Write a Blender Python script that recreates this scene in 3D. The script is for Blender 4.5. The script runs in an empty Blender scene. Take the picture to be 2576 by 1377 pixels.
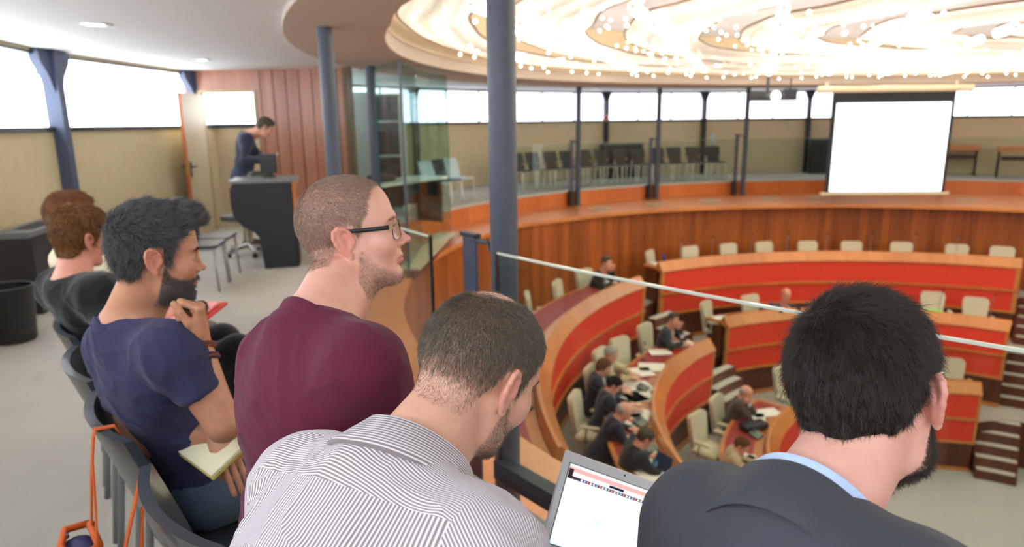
import bpy, bmesh, math, random
import numpy as np
from mathutils import Vector, Matrix, Euler
random.seed(7); rng=np.random.default_rng(7)
SC=bpy.context.scene; COL=SC.collection
PI=math.pi
def rad(a): return math.radians(a)
# ------------------------------------------------------------------ camera
CAMZ=1.6; PITCH=rad(12.57); ROLL=rad(.7)
FW=np.array([0,math.cos(PITCH),-math.sin(PITCH)]); RT0=np.array([1.,0,0]); UP0=np.array([0,math.sin(PITCH),math.cos(PITCH)])
RT=RT0*math.cos(ROLL)-UP0*math.sin(ROLL); UP=UP0*math.cos(ROLL)+RT0*math.sin(ROLL)
cam=bpy.data.cameras.new('camera'); cam.lens=24; cam.sensor_width=36; cam.clip_start=.05; cam.clip_end=200
camo=bpy.data.objects.new('camera',cam); COL.objects.link(camo)
M=Matrix(((RT[0],UP[0],-FW[0],0),(RT[1],UP[1],-FW[1],0),(RT[2],UP[2],-FW[2],CAMZ),(0,0,0,1)))
camo.matrix_world=M; SC.camera=camo
cam.dof.use_dof=True; cam.dof.focus_distance=1.05; cam.dof.aperture_fstop=4.0
SC.view_settings.view_transform='Standard'; SC.view_settings.look='None'; SC.view_settings.gamma=1; SC.view_settings.use_curve_mapping=False
SC.view_settings.exposure=0.72
# ------------------------------------------------------------------ materials
MATS={}
def nodes(name):
    m=bpy.data.materials.new(name); m.use_nodes=True
    nt=m.node_tree; b=nt.nodes['Principled BSDF']
    return m,nt,b
def N(nt,t,**kw):
    n=nt.nodes.new(t)
    for k,v in kw.items():
        if k in('operation','data_type','blend_type','noise_dimensions','attribute_name','wave_type','bands_direction','feature','attribute_type','distribution'): setattr(n,k,v)
        else: n.inputs[k].default_value=v
    return n
def L(nt,a,b): nt.links.new(a,b)
def rgba(c): return (c[0],c[1],c[2],1)
def s2l(c): return tuple(((x/255)/12.92 if x/255<=.04045 else ((x/255+.055)/1.055)**2.4) for x in c)
def bump(nt,b,height,dist,strength=1):
    bp=N(nt,'ShaderNodeBump'); bp.inputs['Distance'].default_value=dist; bp.inputs['Strength'].default_value=strength
    L(nt,height,bp.inputs['Height']); L(nt,bp.outputs[0],b.inputs['Normal'])
def mat(name,rgb,rough=.6,metal=0,var=0,vscale=20,bmp=0,bscale=80,emit=0,ecol=None,spec=.5,sheen=0,coat=0):
    """plain surface with optional procedural mottling and bump; rgb is sRGB 0-255"""
    if name in MATS: return MATS[name]
    m,nt,b=nodes(name); c=s2l(rgb)
    b.inputs['Base Color'].default_value=rgba(c); b.inputs['Roughness'].default_value=rough; b.inputs['Metallic'].default_value=metal
    b.inputs['Specular IOR Level'].default_value=spec
    if sheen: b.inputs['Sheen Weight'].default_value=sheen
    if coat: b.inputs['Coat Weight'].default_value=coat
    tc=N(nt,'ShaderNodeTexCoord')
    if var:
        n=N(nt,'ShaderNodeTexNoise',Scale=vscale,Detail=4.); L(nt,tc.outputs['Object'],n.inputs['Vector'])
        mx=N(nt,'ShaderNodeMix',data_type='RGBA'); L(nt,n.outputs['Fac'],mx.inputs['Factor'])
        mx.inputs['A'].default_value=rgba([x*(1-var) for x in c]); mx.inputs['B'].default_value=rgba([min(1,x*(1+var)) for x in c])
        L(nt,mx.outputs['Result'],b.inputs['Base Color'])
    if bmp:
        n2=N(nt,'ShaderNodeTexNoise',Scale=bscale,Detail=3.); L(nt,tc.outputs['Object'],n2.inputs['Vector']); bump(nt,b,n2.outputs['Fac'],bmp)
    if emit:
        b.inputs['Emission Color'].default_value=rgba(s2l(ecol or rgb)); b.inputs['Emission Strength'].default_value=emit
    MATS[name]=m; return m
def wood(name,dark,light,plank=.13,rough=.35,grain=1.0,coat=.2):
    """board cladding: planks across U, grain along V (UV in metres)"""
    if name in MATS: return MATS[name]
    m,nt,b=nodes(name)
    uv=N(nt,'ShaderNodeUVMap'); sp=N(nt,'ShaderNodeSeparateXYZ'); L(nt,uv.outputs[0],sp.inputs[0])
    dv=N(nt,'ShaderNodeMath',operation='DIVIDE'); L(nt,sp.outputs['X'],dv.inputs[0]); dv.inputs[1].default_value=plank
    fl=N(nt,'ShaderNodeMath',operation='FLOOR'); L(nt,dv.outputs[0],fl.inputs[0])
    wn=N(nt,'ShaderNodeTexWhiteNoise',noise_dimensions='1D'); L(nt,fl.outputs[0],wn.inputs['W'])
    mp=N(nt,'ShaderNodeMapping'); L(nt,uv.outputs[0],mp.inputs[0]); mp.inputs['Scale'].default_value=(22*grain,1.1*grain,1)
    cb=N(nt,'ShaderNodeCombineXYZ'); L(nt,wn.outputs['Value'],cb.inputs['Z']); 
    ad=N(nt,'ShaderNodeVectorMath',operation='MULTIPLY_ADD'); L(nt,cb.outputs[0],ad.inputs[0]); ad.inputs[1].default_value=(9,9,37); L(nt,mp.outputs[0],ad.inputs[2])
    ns=N(nt,'ShaderNodeTexNoise',Scale=1.,Detail=5.,Roughness=.6); L(nt,ad.outputs[0],ns.inputs['Vector'])
    a1=N(nt,'ShaderNodeMath',operation='MULTIPLY_ADD'); L(nt,wn.outputs['Value'],a1.inputs[0]); a1.inputs[1].default_value=.45; 
    a2=N(nt,'ShaderNodeMath',operation='MULTIPLY_ADD'); L(nt,ns.outputs['Fac'],a2.inputs[0]); a2.inputs[1].default_value=1.1; a2.inputs[2].default_value=-.28
    L(nt,a2.outputs[0],a1.inputs[2])
    mx=N(nt,'ShaderNodeMix',data_type='RGBA'); L(nt,a1.outputs[0],mx.inputs['Factor']); mx.inputs['A'].default_value=rgba(s2l(dark)); mx.inputs['B'].default_value=rgba(s2l(light))
    L(nt,mx.outputs['Result'],b.inputs['Base Color']); b.inputs['Roughness'].default_value=rough; b.inputs['Coat Weight'].default_value=coat; b.inputs['Coat Roughness'].default_value=.25
    fr=N(nt,'ShaderNodeMath',operation='FRACT'); L(nt,dv.outputs[0],fr.inputs[0])
    gt=N(nt,'ShaderNodeMath',operation='GREATER_THAN'); L(nt,fr.outputs[0],gt.inputs[0]); gt.inputs[1].default_value=.04
    bump(nt,b,gt.outputs[0],.003)
    MATS[name]=m; return m
def glass(name,tint=(.93,.97,.95),refl=1.0):
    if name in MATS: return MATS[name]
    m,nt,b=nodes(name); nt.nodes.remove(b); out=nt.nodes['Material Output']
    tr=N(nt,'ShaderNodeBsdfTransparent'); tr.inputs[0].default_value=rgba(tint)
    gl=N(nt,'ShaderNodeBsdfGlossy'); gl.inputs['Roughness'].default_value=.02
    lw=N(nt,'ShaderNodeLayerWeight'); lw.inputs['Blend'].default_value=.5
    pw=N(nt,'ShaderNodeMath',operation='POWER'); L(nt,lw.outputs['Facing'],pw.inputs[0]); pw.inputs[1].default_value=4.
    mu=N(nt,'ShaderNodeMath',operation='MULTIPLY_ADD'); L(nt,pw.outputs[0],mu.inputs[0]); mu.inputs[1].default_value=.5*refl; mu.inputs[2].default_value=.022*refl
    mx=N(nt,'ShaderNodeMixShader'); L(nt,mu.outputs[0],mx.inputs[0]); L(nt,tr.outputs[0],mx.inputs[1]); L(nt,gl.outputs[0],mx.inputs[2]); L(nt,mx.outputs[0],out.inputs[0])
    MATS[name]=m; return m
def emis(name,rgb,st):
    if name in MATS: return MATS[name]
    m,nt,b=nodes(name); nt.nodes.remove(b); e=N(nt,'ShaderNodeEmission'); e.inputs[0].default_value=rgba(s2l(rgb)); e.inputs[1].default_value=st
    L(nt,e.outputs[0],nt.nodes['Material Output'].inputs[0]); MATS[name]=m; return m
WALL=mat('beige_wallcloth',(214,196,158),.85,var=.06,vscale=6,bmp=.001,bscale=300)
CARPET=mat('grey_carpet',(186,180,170),.95,var=.10,vscale=3,bmp=.002,bscale=400)
CEIL=mat('white_ceiling',(236,238,240),.9)
SOFF=mat('taupe_soffit',(204,189,176),.85,var=.03)
STEEL=mat('slate_grey_steel',(70,79,93),.45,metal=.0,bmp=.0003,bscale=200)
STEELD=mat('dark_steel',(40,46,56),.45)
WOODW=wood('orange_mahogany',(104,50,18),(196,110,48),.16)
WOODT=wood('orange_wood_top',(196,114,56),(226,152,86),.9,.3,.5,.35)
WOODP=wood('pinkish_panel',(140,84,58),(176,118,88),.29,.4,.5)
WOODB=wood('dark_base_wood',(66,28,14),(112,52,24),.2,.45)
WOODR=wood('desk_cap_wood',(176,104,46),(214,140,70),1.3,.3,.4,.4)
RED=mat('red_panel',(226,64,38),.6,var=.08,vscale=9,bmp=.0006,bscale=300)
LEATH=mat('red_leather',(150,52,48),.4,var=.06)
BLACK=mat('black_plastic',(22,22,25),.45)
DARKG=mat('dark_grey_plastic',(58,62,66),.5)
WHITEP=mat('white_plastic',(226,226,220),.4)
ALU=mat('brushed_aluminium',(178,182,186),.32,metal=.8)
CHROME=mat('chrome',(215,215,215),.15,metal=1)
GLASSC=glass('clear_glass',(.90,.95,.93))
GLASSG=glass('greenish_glass',(.86,.94,.92))
# ------------------------------------------------------------------ mesh helpers
def finish(name,me,m,parent=None,smooth=False):
    if not isinstance(m,(list,tuple)): m=[m]
    for x in m: me.materials.append(x)
    if smooth: me.polygons.foreach_set('use_smooth',[True]*len(me.polygons))
    o=bpy.data.objects.new(name,me); COL.objects.link(o)
    if parent is not None: o.parent=parent
    return o
def tag(o,label=None,cat=None,group=None,kind=None):
    if label: o['label']=label
    if cat: o['category']=cat
    if group: o['group']=group
    if kind: o['kind']=kind
    return o
def empty(name,loc=(0,0,0),rz=0,label=None,cat=None,group=None):
    o=bpy.data.objects.new(name,None); COL.objects.link(o); o.location=loc; o.rotation_euler=(0,0,rz); o.empty_display_size=.1
    return tag(o,label,cat,group)
def copy_tree(o,parent=None):
    c=o.copy(); COL.objects.link(c)
    if parent is not None: c.parent=parent
    for ch in [x for x in list(o.children)]: copy_tree(ch,c)
    return c
class MB:
    """collects shapes in one bmesh, with UVs in metres"""
    def __init__(s): s.bm=bmesh.new(); s.uv=s.bm.loops.layers.uv.new('UVMap'); s.mi=0
    def face(s,vs,uvs=None):
        try: f=s.bm.faces.new(vs)
        except ValueError: return None
        f.material_index=s.mi
        for i,l in enumerate(f.loops):
            if uvs: l[s.uv].uv=uvs[i]
            else: l[s.uv].uv=(l.vert.co.x+l.vert.co.y,l.vert.co.z)
        return f
    def box(s,c,d,rz=0,bev=0,rot=None):
        hx,hy,hz=[x/2 for x in d]; R=rot if rot is not None else Matrix.Rotation(rz,3,'Z'); c=Vector(c)
        if bev<=0:
            v=[s.bm.verts.new(c+R@Vector((x*hx,y*hy,z*hz))) for x in(-1,1) for y in(-1,1) for z in(-1,1)]
            for q in((0,1,3,2),(4,6,7,5),(0,4,5,1),(2,3,7,6),(0,2,6,4),(1,5,7,3)): 
                f=s.face([v[i] for i in q])
                n=(q[0]//4==q[1]//4==q[2]//4); 
                ax=0 if q in((0,1,3,2),(4,6,7,5)) else 1 if q in((0,4,5,1),(2,3,7,6)) else 2
                for l,i in zip(f.loops,q):
                    p=(hx*(1 if i&4 else -1),hy*(1 if i&2 else -1),hz*(1 if i&1 else -1))
                    l[s.uv].uv=((p[1],p[2]),(p[0],p[2]),(p[0],p[1]))[ax]
        else:
            b=min(bev,hx*.98,hy*.98,hz*.98); t=bmesh.new(); bmesh.ops.create_cube(t,size=1)
            for vv in t.verts: vv.co=Vector((vv.co.x*2*hx,vv.co.y*2*hy,vv.co.z*2*hz))
            bmesh.ops.bevel(t,geom=t.edges[:]+t.verts[:],offset=b,segments=3,affect='EDGES',profile=.5)
            mp={vv:s.bm.verts.new(c+R@vv.co) for vv in t.verts}
            for f in t.faces: s.face([mp[vv] for vv in f.verts],[(vv.co.x+vv.co.y,vv.co.z) for vv in f.verts])
            t.free()
        return s
    def tube(s,pts,r,n=10,cap=True,flat=None):
        """swept round bar; r float or list; flat=(a,b) elliptical factors"""
        pts=[Vector(p) for p in pts]; k=len(pts); rs=r if isinstance(r,(list,tuple)) else [r]*k
        rings=[]; ref=None
        for i,p in enumerate(pts):
            t=(pts[min(i+1,k-1)]-pts[max(i-1,0)]).normalized()
            if ref is None: ref=Vector((0,0,1)) if abs(t.z)<.9 else Vector((1,0,0))
            a=(ref-t*ref.dot(t)).normalized(); b=t.cross(a); ref=a
            fa,fb=flat or(1,1)
            rings.append([s.bm.verts.new(p+a*math.cos(2*PI*j/n)*rs[i]*fa+b*math.sin(2*PI*j/n)*rs[i]*fb) for j in range(n)])
        acc=0
        for i in range(k-1):
            d=(pts[i+1]-pts[i]).length
            for j in range(n):
                u0=j/n*2*PI*rs[i]; u1=(j+1)/n*2*PI*rs[i]
                s.face([rings[i][j],rings[i][(j+1)%n],rings[i+1][(j+1)%n],rings[i+1][j]],[(u0,acc),(u1,acc),(u1,acc+d),(u0,acc+d)])
            acc+=d
        if cap: s.face(rings[0][::-1]); s.face(rings[-1])
        return s
    def lathe(s,prof,c=(0,0,0),n=20):
        c=Vector(c); rg=[]
        for r,z in prof: rg.append([s.bm.verts.new(c+Vector((r*math.cos(2*PI*j/n),r*math.sin(2*PI*j/n),z))) for j in range(n)] if r>1e-6 else [s.bm.verts.new(c+Vector((0,0,z)))])
        for a,b in zip(rg,rg[1:]):
            for j in range(n):
                q=[a[j%len(a)],a[(j+1)%n%len(a)],b[(j+1)%n%len(b)],b[j%len(b)]]
                u=[]
                for x in q:
                    if x not in u: u.append(x)
                if len(u)>2: s.face(u)
        return s
    def prism(s,poly,z0,z1,xf=None):
        """vertical extrusion of an xy outline (or xf maps (x,y,z)->Vector)"""
        xf=xf or (lambda x,y,z:Vector((x,y,z)))
        a=[s.bm.verts.new(xf(x,y,z0)) for x,y in poly]; b=[s.bm.verts.new(xf(x,y,z1)) for x,y in poly]; n=len(poly); acc=0
        s.face(a[::-1],[(p[0],p[1]) for p in poly][::-1]); s.face(b,[(p[0],p[1]) for p in poly])
        for i in range(n):
            j=(i+1)%n; d=math.dist(poly[i],poly[j]); s.face([a[i],a[j],b[j],b[i]],[(acc,z0),(acc+d,z0),(acc+d,z1),(acc,z1)]); acc+=d
        return s
    def sweep(s,prof,ths,cx=0,cy=0,closed=True,caps=True,mis=None):
        """prof: list of (r or f(theta), z or f(theta)) swept about (cx,cy); u = arc length, v = along the profile"""
        ev=lambda v,t:v(t) if callable(v) else v
        rings=[]
        for t in ths: rings.append([s.bm.verts.new((cx+ev(r,t)*math.cos(t),cy+ev(r,t)*math.sin(t),ev(z,t))) for r,z in prof])
        m=len(prof); seg=m if closed else m-1; u=0
        for i in range(len(ths)-1):
            du=(rings[i+1][0].co-rings[i][0].co).length; v=0
            for j in range(seg):
                a,b=rings[i][j],rings[i][(j+1)%m]; c,d=rings[i+1][(j+1)%m],rings[i+1][j]; dv=(b.co-a.co).length
                if mis: s.mi=mis[j]
                s.face([a,d,c,b],[(u,v),(u+du,v),(u+du,v+dv),(u,v+dv)]); v+=dv
            u+=du
        if caps and closed:
            if mis: s.mi=mis[-1]
            s.face(rings[0]); s.face(rings[-1][::-1])
        return s
    def build(s,name,m,parent=None,smooth=False,sharp=None):
        bmesh.ops.recalc_face_normals(s.bm,faces=s.bm.faces[:])
        me=bpy.data.meshes.new(name); s.bm.to_mesh(me); s.bm.free()
        o=finish(name,me,m,parent,smooth)
        if smooth and sharp:
            try: me.set_sharp_from_angle(angle=rad(sharp))
            except Exception: pass
        return o
def struct(o): o['kind']='structure'; return o
def lin(a,b,n): return [a+(b-a)*i/n for i in range(n+1)]
def at(px,py,z):
    """point on the horizontal plane z seen in that direction of the photograph"""
    d=FW+RT*(px-1288)/1717.-UP*(py-688.5)/1717.; t=(z-CAMZ)/d[2]; return Vector((d[0]*t,d[1]*t,z))
def dep(px,py,t):
    d=FW+RT*(px-1288)/1717.-UP*(py-688.5)/1717.; return Vector((d[0]*t,d[1]*t,CAMZ+d[2]*t))
# ------------------------------------------------------------------ the round building
CX,CY=7.2,8.6; TAU=2*PI
def pol(r,deg,z=0): return Vector((CX+r*math.cos(rad(deg)),CY+r*math.sin(rad(deg)),z))
full=lin(0,TAU,144)
ZC=2.4
RG=9.38     # gallery edge
def interp(tab):
    a=np.array([t[0] for t in tab],float); b=np.array([t[1] for t in tab],float)
    return lambda t:float(np.interp(math.degrees(t)%360,a,b))
RLED=interp([(0,7.0),(60,6.95),(95,7.12),(110,7.38),(125,7.78),(137,8.05),(146,8.38),(165,8.45),(180,8.5),(230,8.5),(300,7.6),(360,7.0)])
RGAL=interp([(0,10.1),(60,10.1),(85,9.65),(110,9.42),(150,9.38),(260,9.38),(330,9.8),(360,10.1)])
# deck arcs of the desks: centre, radius of the red face, top height T, start and end angle
def ang(c,p): return math.atan2(p[1]-c[1],p[0]-c[0])%TAU
ARCS={}
def arc(n,c,R,T,p0,p1): ARCS[n]=dict(c=c,R=R,T=T,a=ang(c,p0),b=ang(c,p1))
arc('outer_left',(8.25,7.21),7.82,-1.30,(2.49,12.6),(0.56,5.75))
arc('outer_back',(6.76,7.34),7.43,-1.30,(10.46,13.63),(3.2,13.67))
arc('mid_left',(6.91,7.84),4.92,-2.20,(3.53,11.53),(3.4,4.3))
arc('mid_back',(6.45,8.84),4.52,-2.20,(9.41,12.35),(4.27,12.68))
arc('inner_left',(7.31,7.95),3.65,-3.10,(4.86,10.66),(4.3,5.9))
arc('inner_back',(7.31,7.95),3.65,-3.10,(8.40,11.43),(5.6,11.17))
def tier(names,stair,extra=.30):
    pts=[]
    for n in names:
        A=ARCS[n]
        for t in lin(A['a'],A['b'],16):
            x=A['c'][0]+(A['R']+extra)*math.cos(t)-CX; y=A['c'][1]+(A['R']+extra)*math.sin(t)-CY
            pts.append((math.degrees(math.atan2(y,x))%360,math.hypot(x,y)))
    pts.sort(); lo,hi=pts[0],pts[-1]
    pts=[(0,stair),(min(57.5,lo[0]-1),stair)]+pts+[(min(359,hi[0]+40),(lo[1]+hi[1])/2),(360,stair)]
    return interp(pts)
R1=tier(['outer_left','outer_back'],6.85); R2=tier(['mid_left','mid_back'],5.47); R3=tier(['inner_left','inner_back'],3.83)
ZF=[-2.20,-3.06,-3.96,-4.85]
def ring(name,ri,ro,z,th,m,ths=full):
    return struct(MB().sweep([(ri,z),(ro,z),(ro,z-th),(ri,z-th)],ths,CX,CY,caps=False).build(name,m))
ring('floor',RGAL,12.25,0,.12,CARPET)
ring('floor',R1,9.3,ZF[0],.1,CARPET); ring('floor',R2,lambda t:R1(t)+.05,ZF[1],.1,CARPET); ring('floor',R3,lambda t:R2(t)+.05,ZF[2],.1,CARPET)
struct(MB().lathe([(0,ZF[3]-.1),(4.6,ZF[3]-.1),(4.6,ZF[3]),(0,ZF[3])],(CX,CY,0),96).build('floor',mat('pale_carpet',(182,184,180),.95,var=.08,vscale=4,bmp=.002,bscale=300)))
for nm,R,z0,z1 in(('wall_terrace_outer',R1,ZF[1],ZF[0]),('wall_terrace_middle',R2,ZF[2],ZF[1]),('wall_terrace_inner',R3,ZF[3],ZF[2])):
    struct(MB().sweep([(lambda t,R=R:R(t)-.03,z1-.002),(lambda t,R=R:R(t)+.02,z1-.002),(lambda t,R=R:R(t)+.02,z0),(lambda t,R=R:R(t)-.03,z0)],full,CX,CY,caps=False).build(nm,WOODB))
# chamber wall: timber cladding, sloping ledge, gallery fascia
ZL=-.36
WREC=interp([(0,.4),(95,.38),(125,.15),(140,.05),(250,.05),(360,.4)])
struct(MB().sweep([(lambda t:RLED(t)+WREC(t),ZL-.05),(lambda t:RLED(t)+WREC(t)+.1,ZL-.05),(lambda t:RLED(t)+WREC(t)+.1,ZF[0]-.1),(lambda t:RLED(t)+WREC(t),ZF[0]-.1)],full,CX,CY,caps=False).build('wall_chamber',WOODW))
struct(MB().sweep([(RLED,ZL),(lambda t:RGAL(t)+.02,ZL+.02),(lambda t:RGAL(t)+.02,ZL-.05),(RLED,ZL-.07)],full,CX,CY,caps=False).build('trim_ledge',WOODT))
struct(MB().sweep([(lambda t:RGAL(t)-.01,-.03),(lambda t:RGAL(t)+.06,-.03),(lambda t:RGAL(t)+.06,ZL),(lambda t:RGAL(t)-.01,ZL)],full,CX,CY,caps=False).build('wall_gallery_fascia',wood('fascia_wood',(180,90,34),(226,138,68),.5)))
struct(MB().sweep([(lambda t:RGAL(t)-.03,.012),(lambda t:RGAL(t)+.10,.012),(lambda t:RGAL(t)+.10,-.03),(lambda t:RGAL(t)-.03,-.03)],full,CX,CY,caps=False).build('trim_gallery_edge',mat('grey_stone_edge',(186,184,176),.5)))
# ceilings
struct(MB().sweep([(9.43,ZC),(12.3,ZC),(12.3,ZC+.1),(9.43,ZC+.1)],full,CX,CY,caps=False).build('ceiling',CEIL))
RLUM=interp([(0,8.7),(60,8.75),(68,8.5),(80,8.1),(95,7.6),(118,7.58),(134,7.8),(150,8.1),(170,8.3),(180,8.42),(200,8.65),(206,8.8),(260,8.8),(360,8.7)])
struct(MB().sweep([(RLUM,ZC-.05),(9.45,ZC-.05),(9.45,ZC+.12),(RLUM,ZC+.12)],full,CX,CY,caps=False).build('ceiling_soffit',SOFF))
ZD=3.35
struct(MB().sweep([(RLUM,ZC+.1),(lambda t:RLUM(t)+.08,ZC+.1),(lambda t:RLUM(t)+.08,ZD),(RLUM,ZD)],full,CX,CY,caps=False).build('wall_ceiling_recess',mat('recess_cream',(236,216,182),.6)))
struct(MB().lathe([(0,ZD),(9,ZD),(9,ZD+.1),(0,ZD+.1)],(CX,CY,0),96).build('ceiling_dome',mat('mauve_plaster',(206,204,214),.8)))
# outer wall: facets with posts and window bands
VERT=[67.8+14.6*i for i in range(14)]; last=VERT[-1]; VERT+= [last+(427.8-last)/12*i for i in range(1,12)]
RO=12.2
SILL=1.56; 
PANE=emis('daylit_blind',(244,248,255),4.2)
PANE2=emis('daylit_blind_far',(232,240,255),2.0)
wm=MB(); tri=MB()
DOORFACET=None
for i,a in enumerate(VERT):
    b=VERT[(i+1)%len(VERT)]; 
    if b<a: b+=360
    A=pol(RO,a); B=pol(RO,b); d=(B-A); Lg=d.length; d.normalize(); nrm=Vector((-d.y,d.x,0)); 
    if nrm.dot(Vector((CX,CY,0))-A)<0: nrm=-nrm
    rz=math.atan2(d.y,d.x); mid=(A+B)/2
    far=(a%360)<150
    wm.box(mid-nrm*.06+Vector((0,0,SILL/2)),(Lg+.05,.12,SILL),rz)
    wm.box(mid-nrm*.06+Vector((0,0,2.385)),(Lg+.05,.12,.05),rz)
    # window
    w=empty('window_%d'%(i+1)); w['kind']='structure'
    fr=MB(); fr.box(mid-nrm*.02+Vector((0,0,SILL+.015)),(Lg-.1,.1,.05),rz); fr.box(mid-nrm*.02+Vector((0,0,2.352)),(Lg-.1,.06,.025),rz)
    nm=2 if far else 0
    for k in range(nm): fr.box(A+d*Lg*(k+1)/(nm+1)-nrm*.05+Vector((0,0,1.96)),(.035,.03,.78),rz)
    fr.build('window_frame',STEELD,w)
    MB().box(mid-nrm*.10+Vector((0,0,1.965)),(Lg-.02,.01,.80),rz).build('window_blind',PANE2 if far else PANE,w)
    # post with flared head
    p=MB(); A3=pol(RO-.05,a); n2=(Vector((CX,CY,0))-A).normalized(); rz2=math.atan2(n2.y,n2.x)
    wd=.11 if far else .12; p.box(A3+Vector((0,0,1.2)),(.16,wd,2.4),rz2)
    tv=Vector((-n2.y,n2.x,0))
    for sgn in(-1,1):
        prof=[(0,1.95),(0,2.39),(.24,2.39),(.22,2.28),(.1,2.14)] if not far else [(0,2.1),(0,2.39),(.10,2.39)]
        p.prism([(x,z) for x,z in prof],-.05,.05,lambda x,y,z,A3=A3,tv=tv,n2=n2,sgn=sgn,wd=wd:A3+tv*sgn*(wd/2+x)+n2*z+Vector((0,0,y)))
    struct(p.build('wall_post',mat('blue_grey_post',(74,86,112),.5) if not far else STEELD))
struct(wm.build('wall_outer',WALL))
# columns round the chamber
for k,dg in enumerate([217.6,198.2,173.9,142.2,127.3,112.4,97.2,82.2,67.2,52,37,22,236,254]):
    r=9.13 if dg>150 else 9.3
    rr=.062 if dg>150 else .06
    struct(MB().lathe([(rr,ZL),(rr,ZC-.04)],pol(r,dg),24).lathe([(rr+.02,ZL),(rr+.02,ZL+.03),(rr,ZL+.03)],pol(r,dg),24).build('column',STEEL,smooth=True,sharp=40))
# ------------------------------------------------------------------ luminous ceiling
lum=empty('luminous_ceiling',(CX,CY,ZC),0,'huge round luminous ceiling of glowing wavy rings, tubes and bulbs above the chamber','ceiling light')
def glowmat():
    m,nt,b=nodes('glowing_diffuser')
    uv=N(nt,'ShaderNodeUVMap'); mp=N(nt,'ShaderNodeMapping'); L(nt,uv.outputs[0],mp.inputs[0]); mp.inputs['Scale'].default_value=(.16,4.5,1); n=N(nt,'ShaderNodeTexNoise',Scale=1.,Detail=3.); L(nt,mp.outputs[0],n.inputs['Vector'])
    cr=N(nt,'ShaderNodeMapRange'); L(nt,n.outputs['Fac'],cr.inputs['Value']); cr.inputs['From Min'].default_value=.36; cr.inputs['From Max'].default_value=.64; cr.inputs['To Min'].default_value=.33; cr.inputs['To Max'].default_value=.95
    b.inputs['Base Color'].default_value=(.7,.66,.6,1); b.inputs['Emission Color'].default_value=rgba(s2l((255,240,214))); L(nt,cr.outputs[0],b.inputs['Emission Strength']); b.inputs['Roughness'].default_value=.25
    return m
GLOWM=glowmat(); RIMM=mat('bronze_ring_edge',(150,124,104),.4); TUBEM=emis('lit_tube',(255,246,226),7); BULBM=emis('lit_bulb',(255,242,215),7)
rr=random.Random(3)
for k,(f0_,f1_) in enumerate(((.985,.90),(.855,.745),(.69,.575),(.515,.39),(.33,.20),(.14,.04))):
    ph=rr.random()*6; nw=max(5,int(22*f0_))
    wav=lambda t,ph=ph,nw=nw,q=1.: .022*math.sin(nw*t+ph)*q+.010*math.sin(1.7*nw*t+ph*2)
    prof=[]
    for j in range(7):
        v=j/6; fr=f0_+(f1_-f0_)*v; sag=-.10*math.sin(PI*v); edge=1-math.sin(PI*v)
        prof.append((lambda t,fr=fr,edge=edge,wav=wav:RLUM(t)*fr+wav(t)*edge,lambda t,sag=sag,edge=edge,wav=wav,k=k:.24+sag+.5*wav(t)*edge+(.03 if k else 0)))
    up_=[(r,(lambda t,z=z:z(t)+.015)) for r,z in prof[::-1]]
    dr_=MB().sweep(prof+up_,lin(0,TAU,220),0,0,caps=False).build('diffuser_ring',GLOWM,lum,smooth=True,sharp=50)
    for (pr_,pz_) in (prof[0],prof[-1]): MB().tube([(pr_(t)*math.cos(t),pr_(t)*math.sin(t),pz_(t)) for t in lin(0,TAU,160)],.014,6,cap=False).build('ring_edge',RIMM,dr_,smooth=True)
az=rad(19.6); dv=Vector((math.sin(az),math.cos(az),0)); sv=Vector((dv.y,-dv.x,0))
cnt=0
for i in range(-7,8):
    for j in range(-7,8):
        p=dv*(j*1.28+(.6 if i%2 else 0))+sv*(i*1.25)
        th=math.atan2(p.y,p.x)%TAU
        if p.length>RLUM(th)-.7: continue
        if cnt>=95: break
        cnt+=1
        c=p+Vector((0,0,.17)); tb=MB(); tb.tube([c-dv*.30,c-dv*.29,c+dv*.29,c+dv*.30],[.03,.055,.055,.03],8); t=tb.build('tube_lamp',TUBEM,lum,smooth=True)
        cp=MB(); cp.tube([c-dv*.36,c-dv*.29],.025,6); cp.tube([c+dv*.29,c+dv*.36],.025,6); cp.build('lamp_cap',WHITEP,t)
bprof=[(0,-.02),(.014,-.014),(.02,0),(.014,.014),(0,.02)]
bulb=None; many=MB(); nb=0
for ring_i,fr in enumerate((.885,.872,.725,.71,.545,.54,.36,.945,.80,.63,.45)):
    n=int(105*fr); 
    for q in range(n):
        t=TAU*(q+rr.random()*.7)/n; r=RLUM(t)*(fr+rr.uniform(-.035,.035)); p=Vector((r*math.cos(t),r*math.sin(t),.26+rr.uniform(-.10,.30) if ring_i<7 else .08+rr.uniform(-.03,.03)))
        if nb<100 and ring_i<3 and 60<math.degrees(t)<230 and rr.random()<.62:
            nb+=1
            if bulb is None: bulb=MB().lathe(bprof,(0,0,0),10).build('bulb',BULBM,lum,smooth=True); bulb.location=p
            else:
                o=bulb.copy(); COL.objects.link(o); o.location=p
        else: many.lathe(bprof,p,8)
mb=many.build('bulbs',BULBM,lum,smooth=True); mb['kind']='stuff'
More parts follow.
